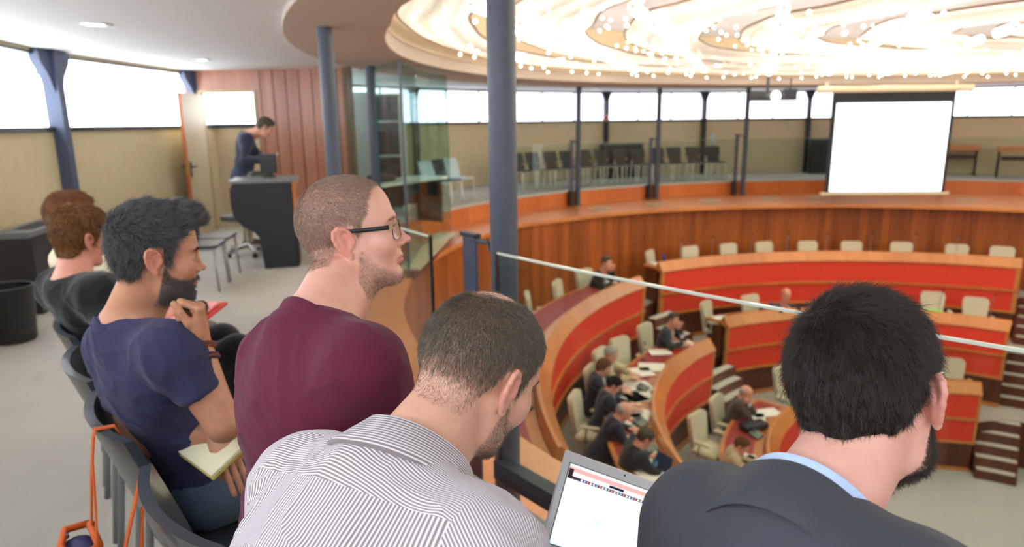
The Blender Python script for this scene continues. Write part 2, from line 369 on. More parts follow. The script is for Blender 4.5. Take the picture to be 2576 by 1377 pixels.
# downlights of the gallery ceiling
DL=emis('downlight_lamp',(255,248,232),14)
def downlight(p,lab):
    e=empty('downlight',p,0,lab,'ceiling light','downlights in the gallery ceiling')
    MB().lathe([(.075,0),(.105,0),(.105,-.012),(.075,-.012)],n=24).build('trim_ring',WHITEP,e,smooth=True,sharp=40)
    MB().lathe([(0,-.004),(.076,-.004),(.076,0),(0,0)],n=24).build('lamp',DL,e)
downlight((-3.3,5.76,ZC),'recessed round downlight in the white ceiling, the larger one near the left windows')
downlight((-3.84,8.91,ZC),'smaller recessed downlight in the white ceiling above the open door')
downlight(pol(10.9,131.5,ZC),'far downlight beside the glass booth, left of the slate column')
downlight(pol(10.9,117.2,ZC),'far downlight at the head of the first thin column right of the near one')
downlight(pol(10.9,102.5,ZC),'far downlight over the gallery chairs at the second thin column')
downlight(pol(10.9,62.5,ZC),'far downlight right of the projection screen housing')
downlight(pol(10.9,89.5,ZC),'far downlight above the projector and small monitor')
# ------------------------------------------------------------------ council desks
SL=mat('voting_unit_grey',(104,112,96),.5)
DESKLAB={'outer_left':'long curved desk on the left with red front, nearest the foreground column, top tier',
'outer_back':'longest curved desk at the back with red front, top tier below the timber wall',
'mid_left':'curved red-fronted desk on the left covered in papers, second tier',
'mid_back':'curved red-fronted desk in the second tier, passing behind the dark-haired head',
'inner_left':'short curved red-fronted desk of the lowest tier, left of the dark-haired head',
'inner_back':'short curved red-fronted desk of the lowest tier beside the stairs'}
def desk(n):
    A=ARCS[n]; cx,cy=A['c']; R,T=A['R'],A['T']; wd_=.82 if 'left' in n else .62; ths=lin(A['a'],A['b'],48)
    e=empty('council_desk',(0,0,0),0,DESKLAB[n],'desk','curved council desks')
    sw=lambda prof,t=ths:MB().sweep(prof,t,cx,cy)
    d=1 if A['b']>A['a'] else -1
    sw([(R+.13,T),(R+.17,T),(R+.21,T-.17),(R+.03,T-.23),(R-.01,T-.19)]).build('sloped_cap',WOODR,e)
    dt=.012*d
    inn=lin(A['a']+dt,A['b']-dt,48)
    sw([(R+.03,T-.2),(R+.06,T-.2),(R+.06,T-.665),(R+.03,T-.665)],inn).build('red_panel',RED,e)
    sw([(R+.05,T-.70),(R+.08,T-.70),(R+.10,T-1.13),(R+.07,T-1.13)],inn).build('red_panel',RED,e)
    tr=sw([(R+.0,T-.66),(R+.08,T-.66),(R+.08,T-.705),(R+.0,T-.705)]); tr.sweep([(R+.04,T-1.125),(R+.12,T-1.125),(R+.12,T-1.175),(R+.04,T-1.175)],ths,cx,cy)
    for q in (A['a'],A['b']):
        s=dt if q==A['a'] else -dt
        tr.sweep([(R+.01,T-.2),(R+.07,T-.2),(R+.12,T-1.15),(R+.05,T-1.15)],[q,q+s],cx,cy)
    tr.build('panel_trim',WOODR,e)
    zb=T-1.76
    sw([(R+.14,T-1.17),(R+.2,T-1.17),(R+.2,zb+.004),(R+.14,zb+.004)]).build('base_panel',WOODB,e)
    sk=sw([(R+.10,zb+.004),(R+.15,zb+.004),(R+.15,zb+.07),(R+.10,zb+.07)]).build('skirting',WOODR,e)
    wt=sw([(R+.21,T-.13),(R+wd_,T-.13),(R+wd_,T-.17),(R+.21,T-.17)]).build('worktop',WOODR,e)
    w2=lin(A['a']+dt*1.5,A['b']-dt*1.5,48); sw([(R+.34,T-.127),(R+wd_-.06,T-.127),(R+wd_-.06,T-.135),(R+.34,T-.135)],w2).build('leather_inlay',LEATH,wt)
    for q in (A['a'],A['b']):
        s=dt*2.2 if q==A['a'] else -dt*2.2
        MB().sweep([(R+.21,T-.17),(R+.58,T-.17),(R+.58,T-.86),(R+.21,T-.86)],[q+s*.2,q+s],cx,cy).build('side_panel',WOODB,e)
for n in ARCS: desk(n)
# ------------------------------------------------------------------ stairs
TREAD=mat('stair_carpet',(196,194,180),.9,var=.05)
def stairs(name,a0,a1,r_lo,r_hi,z_lo,z_hi,n=5):
    e=empty(name); e['kind']='structure'
    h=(z_hi-z_lo)/n; dr=(r_hi-r_lo)/n; th=lin(rad(a0),rad(a1),6)
    body=MB(); 
    for k in range(n):
        r0=r_lo+k*dr; body.sweep([(r0,z_lo+.002),(r0+dr+.01 if k<n-1 else r_hi,z_lo+.002),(r0+dr+.01 if k<n-1 else r_hi,z_lo+h*(k+1)-.012),(r0,z_lo+h*(k+1)-.012)],th,CX,CY)
    body.build('stair_body',WOODB,e)
    th2=lin(rad(a0+.5),rad(a1-.5),6)
    for k in range(n):
        r0=r_lo+k*dr; MB().sweep([(r0+.02,z_lo+h*(k+1)-.014),(r0+dr,z_lo+h*(k+1)-.014),(r0+dr,z_lo+h*(k+1)-.004),(r0+.02,z_lo+h*(k+1)-.004)],th2,CX,CY).build('tread',TREAD,e)
stairs('stairs',54.5,66.5,2.95,3.8,ZF[3],ZF[2]); stairs('stairs',48,60.5,4.55,5.45,ZF[2],ZF[1]); stairs('stairs',45,57,5.9,6.8,ZF[1],ZF[0])
stairs('stairs',129.5,137,5.3,6.25,ZF[1],ZF[0]); stairs('stairs',127,138.5,4.1,5.0,ZF[2],ZF[1])
# ------------------------------------------------------------------ council chairs
UPH=mat('beige_upholstery',(206,200,172),.8,var=.04,vscale=30,bmp=.0006,bscale=500)
GRP=mat('pale_grey_plastic',(172,172,160),.5)
def rounded(w0,w1,h,n=6,r=.09):
    """outline of a chair back: w0 at the foot, w1 at the crown, rounded corners"""
    pts=[(-w0/2+.04,0),(w0/2-.04,0),(w0/2,.05)]
    for k in range(n+1):
        a=PI/2*k/n; pts.append((w1/2-r+r*math.cos(a),h-r+r*math.sin(a)))
    for k in range(n+1):
        a=PI/2+PI/2*k/n; pts.append((-w1/2+r+r*math.cos(a),h-r+r*math.sin(a)))
    pts.append((-w0/2,.05)); return pts
def make_chair():
    e=empty('council_chair')
    tilt=rad(-9)
    xf=lambda x,y,z:Vector((x,-.23-math.sin(rad(9))*y+z*math.cos(rad(9))-.10*(x/.25)**2*-.25, .46+y*math.cos(rad(9))+z*math.sin(rad(9))))
    bk=MB().prism(rounded(.40,.46,.56),-.035,.035,xf).build('backrest',UPH,e,smooth=True,sharp=50)
    MB().prism([(-.15,-.02),(.15,-.02),(.13,.40),(-.13,.40)],-.06,-.036,xf).build('back_shell',GRP,bk)
    MB().box((0,.0,.455),(.50,.47,.10),0,.04).build('seat',UPH,e,smooth=True,sharp=60)
    for sx in(-1,1):
        a=MB().box((sx*.285,-.0,.665),(.065,.27,.04),0,.018).build('armrest',UPH,e,smooth=True,sharp=60)
        MB().tube([(sx*.22,-.06,.42),(sx*.285,-.06,.44),(sx*.285,-.04,.65)],.016,8).build('arm_support',GRP,a,smooth=True)
    b=MB(); b.tube([(0,0,.1),(0,0,.41)],.03,10)
    for k in range(5):
        a=TAU*k/5; b.tube([(0,0,.11),(.29*math.cos(a),.29*math.sin(a),.07)],[.028,.016],8)
        b.tube([(.29*math.cos(a)-.0,.29*math.sin(a),.032),(.29*math.cos(a),.29*math.sin(a),.075)],.03,8)
    b.build('star_base',BLACK,e,smooth=True,sharp=50)
    return e
CH=make_chair(); used=[0]
def chair_at(px,py,zback,zf,label,turn=0,cat='chair',fwd=.24):
    p=at(px,py,zback); d=(Vector((CX,CY,0))-Vector((p.x,p.y,0))).normalized()
    for k in range(60):
        bad=False
        for A in ARCS.values():
            v=Vector((p.x-A['c'][0],p.y-A['c'][1])); t=math.atan2(v.y,v.x)%TAU; lo,hi=sorted((A['a'],A['b']))
            if abs(A['T']-(zf+.85))<.1 and lo-.06<t<hi+.06 and v.length<A['R']+.74: bad=True
        if not bad: break
        p=p*1.004
    q=p+d*fwd; o=CH if not used[0] else copy_tree(CH); used[0]=1
    o.location=(q.x,q.y,zf); o.rotation_euler=(0,0,math.atan2(d.y,d.x)-PI/2+rad(turn)); tag(o,label,'chair','beige council chairs')
    return o
ords=['first','second','third','fourth','fifth','sixth','seventh','eighth','ninth']
OUT=[(1337,757,'at the top left desk, first right of the slate column',20),(1410,727,'at the top left desk, second right of the slate column',10),(1470,700,'at the top left desk, behind the man leaning on one hand',-10)]
for x,y,l,t in OUT: chair_at(x,y,-1.35,ZF[0],'beige council chair '+l,t)
for i,(x,y) in enumerate([(1645,665),(1735,652),(1833,643),(1925,633),(2032,630),(2140,628),(2267,632),(2410,638),(2520,645)]):
    chair_at(x,y,-1.35,ZF[0],'empty beige council chair behind the back desk, %s from its left end'%ords[i],[25,-5,0,5,0,-4,0,6,0][i])
for x,y,l,t in [(1625,850,'behind the suited man resting his fist on his cheek',-5),(1555,890,'behind the white-haired man in a pale jacket',-25),
 (1783,808,'at the left end of the second-tier middle desk, empty',15),(1888,785,'beside the bald man in the second tier, empty',0),(2345,765,'in the second tier by the green item, half hidden by dark hair',0),(2453,780,'at the right end of the second-tier desk near the stairs, empty',0),
 (1452,1040,'at the lower left of the paper-strewn desk, nearest the foreground, empty',-20),(1490,965,'by the brown-haired councillor at the paper-strewn desk, its left edge in view',-15),(1512,918,'behind the brown-haired councillor, upper one by the timber front',-15)]:
    chair_at(x,y,-2.3,ZF[1],'beige council chair '+l,t)
for x,y,l,t in [(1752,1085,'empty in the lowest tier, turned sideways beside the black bag',-30),(1805,1035,'behind the man in brown covering his face',-10),(1970,955,'empty in the lowest tier, directly left of the dark-haired head',0),(2392,935,'in the lowest tier by the stairs, right of the spectacled ear',0)]:
    chair_at(x,y,-3.2,ZF[2],'beige council chair '+l,t)
# ------------------------------------------------------------------ papers, units, bags on the desks
PAPER=mat('white_paper',(238,236,226),.8); PAPERY=mat('yellowish_paper',(226,220,176),.8); REDF=mat('red_folder',(206,42,34),.5); GREENF=mat('green_sheet',(120,220,80),.6)
def on_desk(p,z,inset=.42):
    for n_,A in ARCS.items():
        v=Vector((p.x-A['c'][0],p.y-A['c'][1])); t=math.atan2(v.y,v.x)%TAU; lo,hi=sorted((A['a'],A['b']))
        if abs(A['T']-.126-z)<.03 and lo-.12<t<hi+.12:
            t=min(max(t,lo+.05),hi-.05); r=v.length
            if r<A['R']+1.0: r=min(max(r,A['R']+inset),A['R']+(.68 if 'left' in n_ else .50)); return Vector((A['c'][0]+r*math.cos(t),A['c'][1]+r*math.sin(t),z))
    return p
def sheet(px,py,z,w,h,rz,label,m=PAPER,th=.008,name='paper',cat='paper',grp='papers on the council desks'):
    p=on_desk(at(px,py,z),z); o=MB().box((0,0,th/2),(w,h,th)).build(name,m); o.location=(p.x,p.y,z+.001); o.rotation_euler=(0,0,rad(rz)); return tag(o,label,cat,grp)
zw2=ARCS['mid_left']['T']-.126; zw3=ARCS['inner_left']['T']-.126; zw1=ARCS['outer_left']['T']-.126
PL=[(1600,938,.42,.30,10,'open white papers by the white-haired councillor, upper left of the desk'),(1640,925,.34,.3,-8,'white papers in the middle of the paper-strewn desk, upper end'),
(1598,975,.40,.32,15,'wide white sheets in front of the dark-haired councillor'),(1598,1000,.42,.30,5,'white sheets just below the wide sheets of the dark-haired councillor'),(1630,1003,.22,.3,25,'narrow white sheet beside the desk edge, right of the wide sheets'),
(1620,1042,.36,.26,-20,'open white booklet before the bald bending man'),(1645,1060,.24,.3,10,'white booklet right of the open one before the bald bending man'),(1655,1105,.26,.22,30,'white sheet beside the lower black-suited man, upper one'),
(1655,1128,.26,.2,0,'white sheet beside the lower black-suited man, lower one'),(1640,1190,.3,.3,20,'white sheet under the hands of the lower black-suited man'),(1668,1165,.22,.3,-25,'pale keyboard-like pad left of the dark tablet screen'),
(1722,862,.30,.22,15,'small white sheet in front of the man resting his fist'),(1660,887,.3,.22,5,'white sheet on the red folder at the paper-strewn desk')]
for x,y,w,h,r,l in PL: sheet(x,y,zw2+ (.012 if 'red folder' in l else 0),w*1.25,h*1.25,r,l)
sheet(1672,885,zw2,.50,.30,8,'bright red folder lying under a white sheet on the second-tier desk',REDF,name='folder',cat='folder',grp='folders on the council desks')
sheet(1648,1016,zw2,.12,.26,20,'yellowish sheet at the inner edge of the paper-strewn desk',PAPERY)
sheet(1600,1058,zw2+.01,.16,.06,10,'orange-red strip of paper on the leather before the bald bending man',mat('orange_strip',(226,70,32),.6))
for x,y,w,h,r,l in [(1925,1040,.5,.3,12,'large white sheets in front of the man covering his face'),(1900,1050,.3,.3,-10,'white sheets lying left of the large sheets in the lowest tier'),(1905,1160,.30,.24,10,'white sheet right of the councillor in the pale jacket seen from behind'),(1875,1155,.3,.2,40,'white sheet partly behind the councillor in the pale jacket')]: sheet(x,y,zw3,w,h,r,l)
sheet(1860,823,zw2,.36,.26,10,'white paper at the left end of the second-tier middle desk')
sheet(1995,790,zw2,.5,.26,0,'white papers in front of the bald man in the second tier')
sheet(2345,780,zw2,.26,.2,0,'bright green item on the second-tier desk beside the dark hair',GREENF,.06,'green_folder','folder','folders on the council desks')
sheet(1690,672,zw1,.5,.3,10,'white paper at the left end of the back desk'); sheet(1516,708,zw1,.3,.22,20,'white paper under the arms of the man at the top left desk')
def unit(px,py,z,rz,label):
    p=on_desk(at(px,py,z),z,.34); e=empty('voting_unit',(p.x,p.y,z+.001),rad(rz),label,'desk unit','grey voting units on the desks')
    MB().prism([(-.09,-.075),(.09,-.075),(.09,.075),(-.09,.075)],0,1,lambda x,y,t:Vector((x,y,0 if t==0 else .05+.025*(y/.075)))).build('housing',SL,e)
    MB().box((0,.045,.078),(.10,.04,.004)).build('button_plate',DARKG,e)
    return e
unit(1352,985,zw1,60,'grey-green voting unit on the near left desk, upper of the two'); unit(1402,1028,zw1,50,'grey-green voting unit on the near left desk, lower of the two')
unit(1640,1070,zw2,40,'grey-green voting unit below the white booklets, beside the thin desk rim'); unit(1720,1130,zw2,30,'grey-green voting unit on the second-tier rim, lowest on the left'); unit(1652,985,zw2,60,'grey-green voting unit among the papers at the second-tier rim')
unit(1935,1105,zw3,40,'grey-green voting unit on the lowest left desk')
unit(1600,722,zw1,20,'grey voting unit at the far end of the top left desk')
def mic(px,py,z,label,h=.34,lean=0):
    p=on_desk(at(px,py,z),z,.28); e=empty('gooseneck_microphone',(p.x,p.y,z+.001),0,label,'microphone','gooseneck microphones on the desks')
    MB().lathe([(0,0),(.03,0),(.03,.02),(0,.02)],n=12).build('base',DARKG,e)
    MB().tube([(0,0,.02),(0,0,h*.6),(lean*.3,-.02,h*.85),(lean,-.05,h)],.007,6).build('stem',ALU,e)
    MB().tube([(lean,-.05,h),(lean*1.2,-.09,h+.03)],.014,8).build('capsule',BLACK,e)
for x,y,l in [(1590,690,'thin microphone at the far end of the top left desk'),(1730,668,'thin microphone behind the back desk, first from its left end'),(1815,663,'thin microphone behind the back desk, second from its left end'),(1906,655,'thin microphone behind the back desk, third from its left end'),(1990,650,'thin microphone behind the back desk, fourth from its left end'),(2085,648,'thin microphone behind the back desk, fifth from its left end'),(2195,648,'thin microphone behind the back desk, sixth from its left end'),(2300,650,'thin microphone behind the back desk, seventh from its left end'),(2410,658,'thin microphone behind the back desk, eighth from its left end')]: mic(x,y,zw1,l,.5)
mic(2360,790,zw2,'thin microphone beside the green item in the second tier',.5); mic(2490,795,zw2,'thin microphone at the right end of the second-tier desk',.5); mic(1612,905,zw2,'thin microphone among the papers of the second-tier left desk',.3)
# bag, laptop/tablet, bottle in the chamber
p=on_desk(at(1895,1080,zw3),zw3); e=empty('briefcase',(p.x,p.y,zw3+.001),rad(20),'black soft briefcase lying on the lowest left desk','bag')
MB().box((0,0,.06),(.46,.22,.12),0,.05).build('body',BLACK,e,smooth=True); MB().tube([(-.1,-.11,.06),(-.09,-.15,.07),(.09,-.15,.07),(.1,-.11,.06)],.01,8).build('handle',BLACK,e)
p=on_desk(at(1700,1185,zw2),zw2); e=empty('tablet',(p.x,p.y,zw2+.001),rad(-60),'small dark tablet computer propped open on the second-tier desk','tablet')
MB().box((0,0,.006),(.24,.17,.012)).build('keyboard',WHITEP,e); MB().box((0,.09,.10),(.25,.012,.19),rot=Matrix.Rotation(rad(-18),3,'X')).build('screen',mat('dim_screen',(52,62,92),.2),e)
p=on_desk(at(1765,1172,zw2),zw2); e=empty('water_bottle',(p.x,p.y,zw2+.001),0,'clear plastic water bottle with a blue label on the second-tier rim','bottle')
MB().lathe([(0,0),(.03,0),(.032,.02),(.032,.14),(.012,.18),(.012,.2),(0,.2)],n=16).build('body',glass('bottle_plastic',(.86,.92,.96)),e,smooth=True); MB().lathe([(.033,.05),(.033,.11)],n=16).build('sleeve',mat('blue_label',(120,170,220),.5),e); MB().lathe([(0,.2),(.014,.2),(.014,.222),(0,.222)],n=12).build('cap',WHITEP,e)
for x,y,l in[(1678,676,'tiny dark blue bottle at the left end of the back desk'),(1947,788,'tiny blue bottle beside the bald man in the second tier')]:
    z=zw1 if y<700 else zw2; p=on_desk(at(x,y,z),z); e=empty('water_bottle',(p.x,p.y,z+.001),0,l,'bottle')
    MB().lathe([(0,0),(.035,0),(.035,.16),(.014,.2),(.014,.22),(0,.22)],n=12).build('body',mat('blue_bottle',(30,50,140),.3),e,smooth=True)
# waste bins/black bags beside chairs
for x,y,z,l in[(1475,960,ZF[1]+.35,'black bag standing behind the brown-haired councillor at the timber front'),(1780,1050,ZF[2]+.3,'black bag on the floor beside the empty chair in the lowest tier')]:
    p=at(x,y,z); o=MB().box((0,0,.2),(.34,.22,.4),0,.06).build('floor_bag',BLACK,smooth=True); o.location=(p.x,p.y,z-.3 if z>ZF[1] else z-.29); o.location.z=ZF[1]+.005 if z>-3 else ZF[2]+.005; tag(o,l,'bag')
# vents on the timber ledge
VT=mat('vent_metal',(206,198,170),.5)
for i,(x,y,l) in enumerate([(1510,525,'flat vent grille in the timber ledge, right of the first thin column'),(1650,513,'flat vent grille in the timber ledge at the foot of the second thin column'),(1785,505,'flat vent grille in the timber ledge left of the third thin column'),(1935,500,'flat vent grille in the timber ledge right of the third thin column'),(2435,503,'flat vent grille in the timber ledge right of the projection screen'),(2060,498,'flat vent grille in the timber ledge at the left foot of the projection screen'),(1135,592,'flat vent grille in the timber ledge left of the slate upright')]):
    z=ZL+.021; p=at(x,y,z); d=Vector((CX-p.x,CY-p.y,0)); e=empty('ledge_vent',(p.x,p.y,z),math.atan2(d.y,d.x)-PI/2,l,'vent','vents in the timber ledge')
    f=MB(); f.box((0,.13,.006),(.44,.03,.012)); f.box((0,-.13,.006),(.44,.03,.012)); f.box((-.21,0,.006),(.03,.26,.012)); f.box((.21,0,.006),(.03,.26,.012)); f.build('frame',VT,e)
    s=MB(); [s.box((0,-.1+k*.033,.004),(.4,.018,.006)) for k in range(7)]; s.build('slats',mat('vent_slats',(150,142,116),.5),e)
# ------------------------------------------------------------------ balustrade
EDGE=mat('polished_glass_edge',(206,216,204),.15)
def pane(name,a0,a1,r,z0,z1,label,edge=True,cat='glass panel',g=GLASSC,grp='glass balustrade panels',base=True,n=14):
    e=empty(name,(0,0,0),0,label,cat,grp); th=lin(rad(a0),rad(a1),n)
    MB().sweep([(r-.006,z0),(r+.006,z0),(r+.006,z1),(r-.006,z1)],th,CX,CY).build('glass',g,e,smooth=True,sharp=30)
    if edge: MB().sweep([(r-.0065,z1),(r+.0065,z1),(r+.0065,z1+.008),(r-.0065,z1+.008)],th,CX,CY).build('top_edge',EDGE,e,smooth=True,sharp=30)
    for q,s in((a0,.08),(a1,-.08)): MB().sweep([(r-.007,z0),(r+.007,z0),(r+.007,z1+.01),(r-.007,z1+.01)],[rad(q),rad(q+s)],CX,CY).build('side_edge',BLACK,e)
    if base: MB().sweep([(r-.035,.012),(r+.035,.012),(r+.035,.10),(r-.035,.10)],th,CX,CY).build('base_channel',STEELD if a0>150 else STEELD,e)
    return e
pane('glass_balustrade',218.3,235.5,9.26,.06,1.05,'large clear glass balustrade panel right of the near column, its top edge crossing the picture')
pane('glass_balustrade',199.4,214.9,9.26,.06,1.05,'clear glass balustrade panel left of the near column, dark end edge beside the slate upright')
far=[(97.9,111.6,'far glass balustrade panel between the second and third thin columns'),(113.2,126.5,'far glass balustrade panel between the first and second thin columns'),(128.2,142,'far glass balustrade panel between the near column and the first thin column'),(83,96.4,'far glass balustrade panel behind the projector'),(68,81.4,'far glass balustrade panel behind the projection screen'),(53,66.4,'far glass balustrade panel right of the projection screen')]
for a,b,l in far: pane('glass_balustrade',a,b,RGAL(rad((a+b)/2))+.05,.02,1.08,l,g=GLASSC,base=False)
def upright(ca,r,da,label,h=1.1):
    e=empty('balustrade_upright',pol(r,ca+da,0),rad(ca+da),label,'post','slate uprights clamped to the columns')
    MB().box((.0,0,(h+ZL)/2),(.016,.115 if r<9.2 else .09,h-ZL),0,.004).build('flat_bar',mat('navy_slate_bar',(66,72,92),.45),e)
    tip=pol(r,ca)-pol(r,ca+da); R2_=Matrix.Rotation(-rad(ca+da),3,'Z'); t=R2_@tip
    MB().tube([(0,0,h-.02),(t.x*.55,t.y*.55,h-.02),(t.x*.62,t.y*.62,h-.05),(t.x*.85,t.y*.85,h-.06)],.012,8).build('bracket_arm',STEELD,e)
    MB().box((0,0,h),(.04,.13,.02)).build('clamp',STEELD,e)
    if ca<150: MB().box((0,.02,ZL+.2),(.1,.12,.36),0,.02).build('foot_box',BLACK,e)
upright(217.6,9.13,-1.75,'slate flat upright clamped by an arm to the near column',1.07)
upright(127.3,9.3,1.25,'thin upright beside the first thin column, dark box at its foot',1.15); upright(112.4,9.3,1.25,'thin upright beside the second thin column, dark box at its foot',1.15); upright(97.2,9.3,1.4,'thin upright beside the third thin column, dark box at its foot',1.2)
# ------------------------------------------------------------------ radial timber wall with open door
PX0=Vector((-5.0,10.72,0)); PX1=Vector((-2.42,10.42,0)); dW=(PX1-PX0); LW=dW.length; dW.normalize(); nW=Vector((dW.y,-dW.x,0)); rzW=math.atan2(dW.y,dW.x)
mw=MB(); o0,o1,ztop=.34,1.18,2.07     # opening along the wall
def wseg(m,a,b,z0,z1,t=.08): 
    c=PX0+dW*(a+b)/2+Vector((0,0,(z0+z1)/2)); m.box(c,(b-a,t,z1-z0),rzW)
wseg(mw,0,o0,0,ZC); wseg(mw,o1,LW,0,ZC); wseg(mw,o0,o1,ztop,ZC)
struct(mw.build('wall_timber',wood('panel_timber',(138,84,60),(196,134,104),5,.35,.5)))
bt=MB(); 
for s in (1.30,1.50,1.70,1.90,2.10,2.30,2.48): wseg(bt,s-.006,s+.006,.0,2.39,.088)
struct(bt.build('trim_batten',mat('dark_groove',(70,38,26),.6)))
dj=MB(); wseg(dj,o0-.04,o0,0,ztop+.04,.11); wseg(dj,o1,o1+.04,0,ztop+.04,.11); wseg(dj,o0,o1,ztop,ztop+.04,.11)
struct(dj.build('trim_door_frame',mat('beige_paint',(190,172,138),.6)))
# corridor beyond the opening: beige panel with a lit window
c0=PX0+dW*(o0-.3)-nW*.9*-1
bw=MB(); q=PX0+dW*.95-nW*.55
bw.box(q+Vector((0,0,.77)),(1.9,.08,1.54),rzW+rad(8)); struct(bw.build('wall_corridor',WALL))
wn=empty('window_40'); wn['kind']='structure'
MB().box(q+Vector((0,0,1.585)),(1.9,.12,.06),rzW+rad(8)).build('window_frame',STEELD,wn); MB().box(q+Vector((0,0,1.95)),(1.9,.02,.68),rzW+rad(8)).build('window_blind',PANE,wn)
# door leaf swung open towards us
hinge=PX0+dW*(o0+.02)-nW*-.06; da=rad(-80)
dd=Vector((math.cos(rzW+da),math.sin(rzW+da),0)); 
e=empty('door_1',hinge,rzW+da); e['kind']='structure'
MB().box((.40,0,1.03),(.80,.045,2.04)).build('door_leaf',mat('beige_door',(196,178,146),.5),e)
MB().box((.803,0,1.03),(.008,.05,2.04)).build('door_edge',mat('orange_door_edge',(176,92,46),.5),e)
h=MB(); h.box((.74,.03,.98),(.04,.01,.22)); h.tube([(.74,.03,1.02),(.74,.075,1.02),(.63,.075,1.02)],.011,8); h.box((.74,-.03,.98),(.04,.01,.22)); h.tube([(.74,-.03,1.02),(.74,-.075,1.02),(.63,-.075,1.02)],.011,8); h.build('door_handle',BLACK,e)
MB().box((.808,0,1.02),(.004,.025,.2)).build('lock_plate',mat('brass',(190,160,90),.3,metal=1),e)
# ------------------------------------------------------------------ glass booth on the ring
bh=empty('interpreter_booth',(0,0,0),0,'greenish glass-walled interpreter booth left of the near column','booth')
pts=[Vector((-2.45,10.40,0)),Vector((-1.93,9.72,0)),Vector((-1.33,8.62,0))]
def flat(name,a,b,z0,z1,m,par,t=.012):
    d=b-a; return MB().box((a+b)/2+Vector((0,0,(z0+z1)/2)),(d.length,t,z1-z0),math.atan2(d.y,d.x)).build(name,m,par)
flat('glass_pane',pts[0],pts[1],ZL+.05,2.34,GLASSG,bh); flat('glass_pane',pts[1],pts[2],ZL+.05,2.34,GLASSG,bh)
prev=pts[2]
for aa in (169.5,160.8):
    nx=pol(8.70,aa); flat('glass_pane',prev,nx,ZL+.08,2.34,GLASSG,bh); prev=nx
flat('glass_pane',prev,pol(11.9,160.0),.0,2.34,GLASSG,bh)
flat('sill_beam',pts[2]+Vector((.02,0,0)),pol(8.74,160.8),ZL-.03,ZL+.10,WOODB,bh,.10)
flat('sill_ledge',pts[2]+Vector((.0,0,0)),pol(8.80,160.8),ZL+.10,ZL+.13,mat('sill_beige',(196,186,150),.4),bh,.3)
flat('edge_strip',pts[2]-Vector((.01,0.01,0)),pts[2]+Vector((.01,.01,0)),ZL+.05,2.34,STEEL,bh,.02)
# inside the booth
LB=mat('pale_blue_board',(176,196,204),.5)
o=MB().box((0,0,1.05),(.62,.05,2.1),0).build('partition_board',LB); o.location=(-2.62,11.6,0); tag(o,'pale blue partition board inside the glass booth, behind the thin column','partition')
cab=empty('shelf_cabinet',(-2.35,12.6,0),rad(-6),'tall open shelf cabinet with dark contents inside the glass booth','cabinet')
MB().box((-.42,0,1.05),(.03,.4,2.1)).build('side',WHITEP,cab); MB().box((.42,0,1.05),(.03,.4,2.1)).build('side',WHITEP,cab); MB().box((0,.19,1.05),(.84,.02,2.1)).build('back_panel',mat('cab_back',(120,140,146),.6),cab)
for z in(.03,.55,1.02,1.62,2.09): MB().box((0,0,z),(.81,.38,.03)).build('shelf',WHITEP,cab)
for x,z,w,hh,l in[(-.15,1.04,.45,.42,'black equipment box on the middle shelf of the booth cabinet'),(-.2,1.64,.35,.36,'dark file box on the top shelf of the booth cabinet'),(.1,.57,.5,.3,'grey box on the lower shelf of the booth cabinet')]:
    o=MB().box((0,0,hh/2),(w,.3,hh),0,.01).build('equipment_box',BLACK if z<1.5 and z>1 else DARKG); o.location=(-2.35+x,12.55,z+.001); tag(o,l,'box')
dk=empty('booth_desk',(-1.75,10.55,0),rad(62),'white-topped desk curving along the booth glass','desk')
MB().prism([(-.95,-.3),(.95,-.3),(.95,.3),(-.95,.3)],.70,.74).build('top',mat('pale_desk_top',(214,222,210),.3),dk)
for sx in(-.85,.85): MB().box((sx,0,.35),(.04,.5,.70)).build('leg_panel',DARKG,dk)
MB().box((0,.2,.5),(1.6,.03,.4)).build('modesty_panel',BLACK,dk)
sc=empty('console_unit',(-1.95,10.35,.741),rad(60),'black console on the booth desk','console'); MB().box((0,0,.05),(.4,.25,.1),0,.02).build('body',BLACK,sc); MB().box((0,.02,.105),(.3,.12,.01)).build('key_panel',DARKG,sc)
# dark end post of the timber wall
struct(MB().box((-2.38,10.40,1.2),(.10,.16,2.4),rzW).build('trim_end_post',mat('brown_end_post',(110,82,52),.5)))
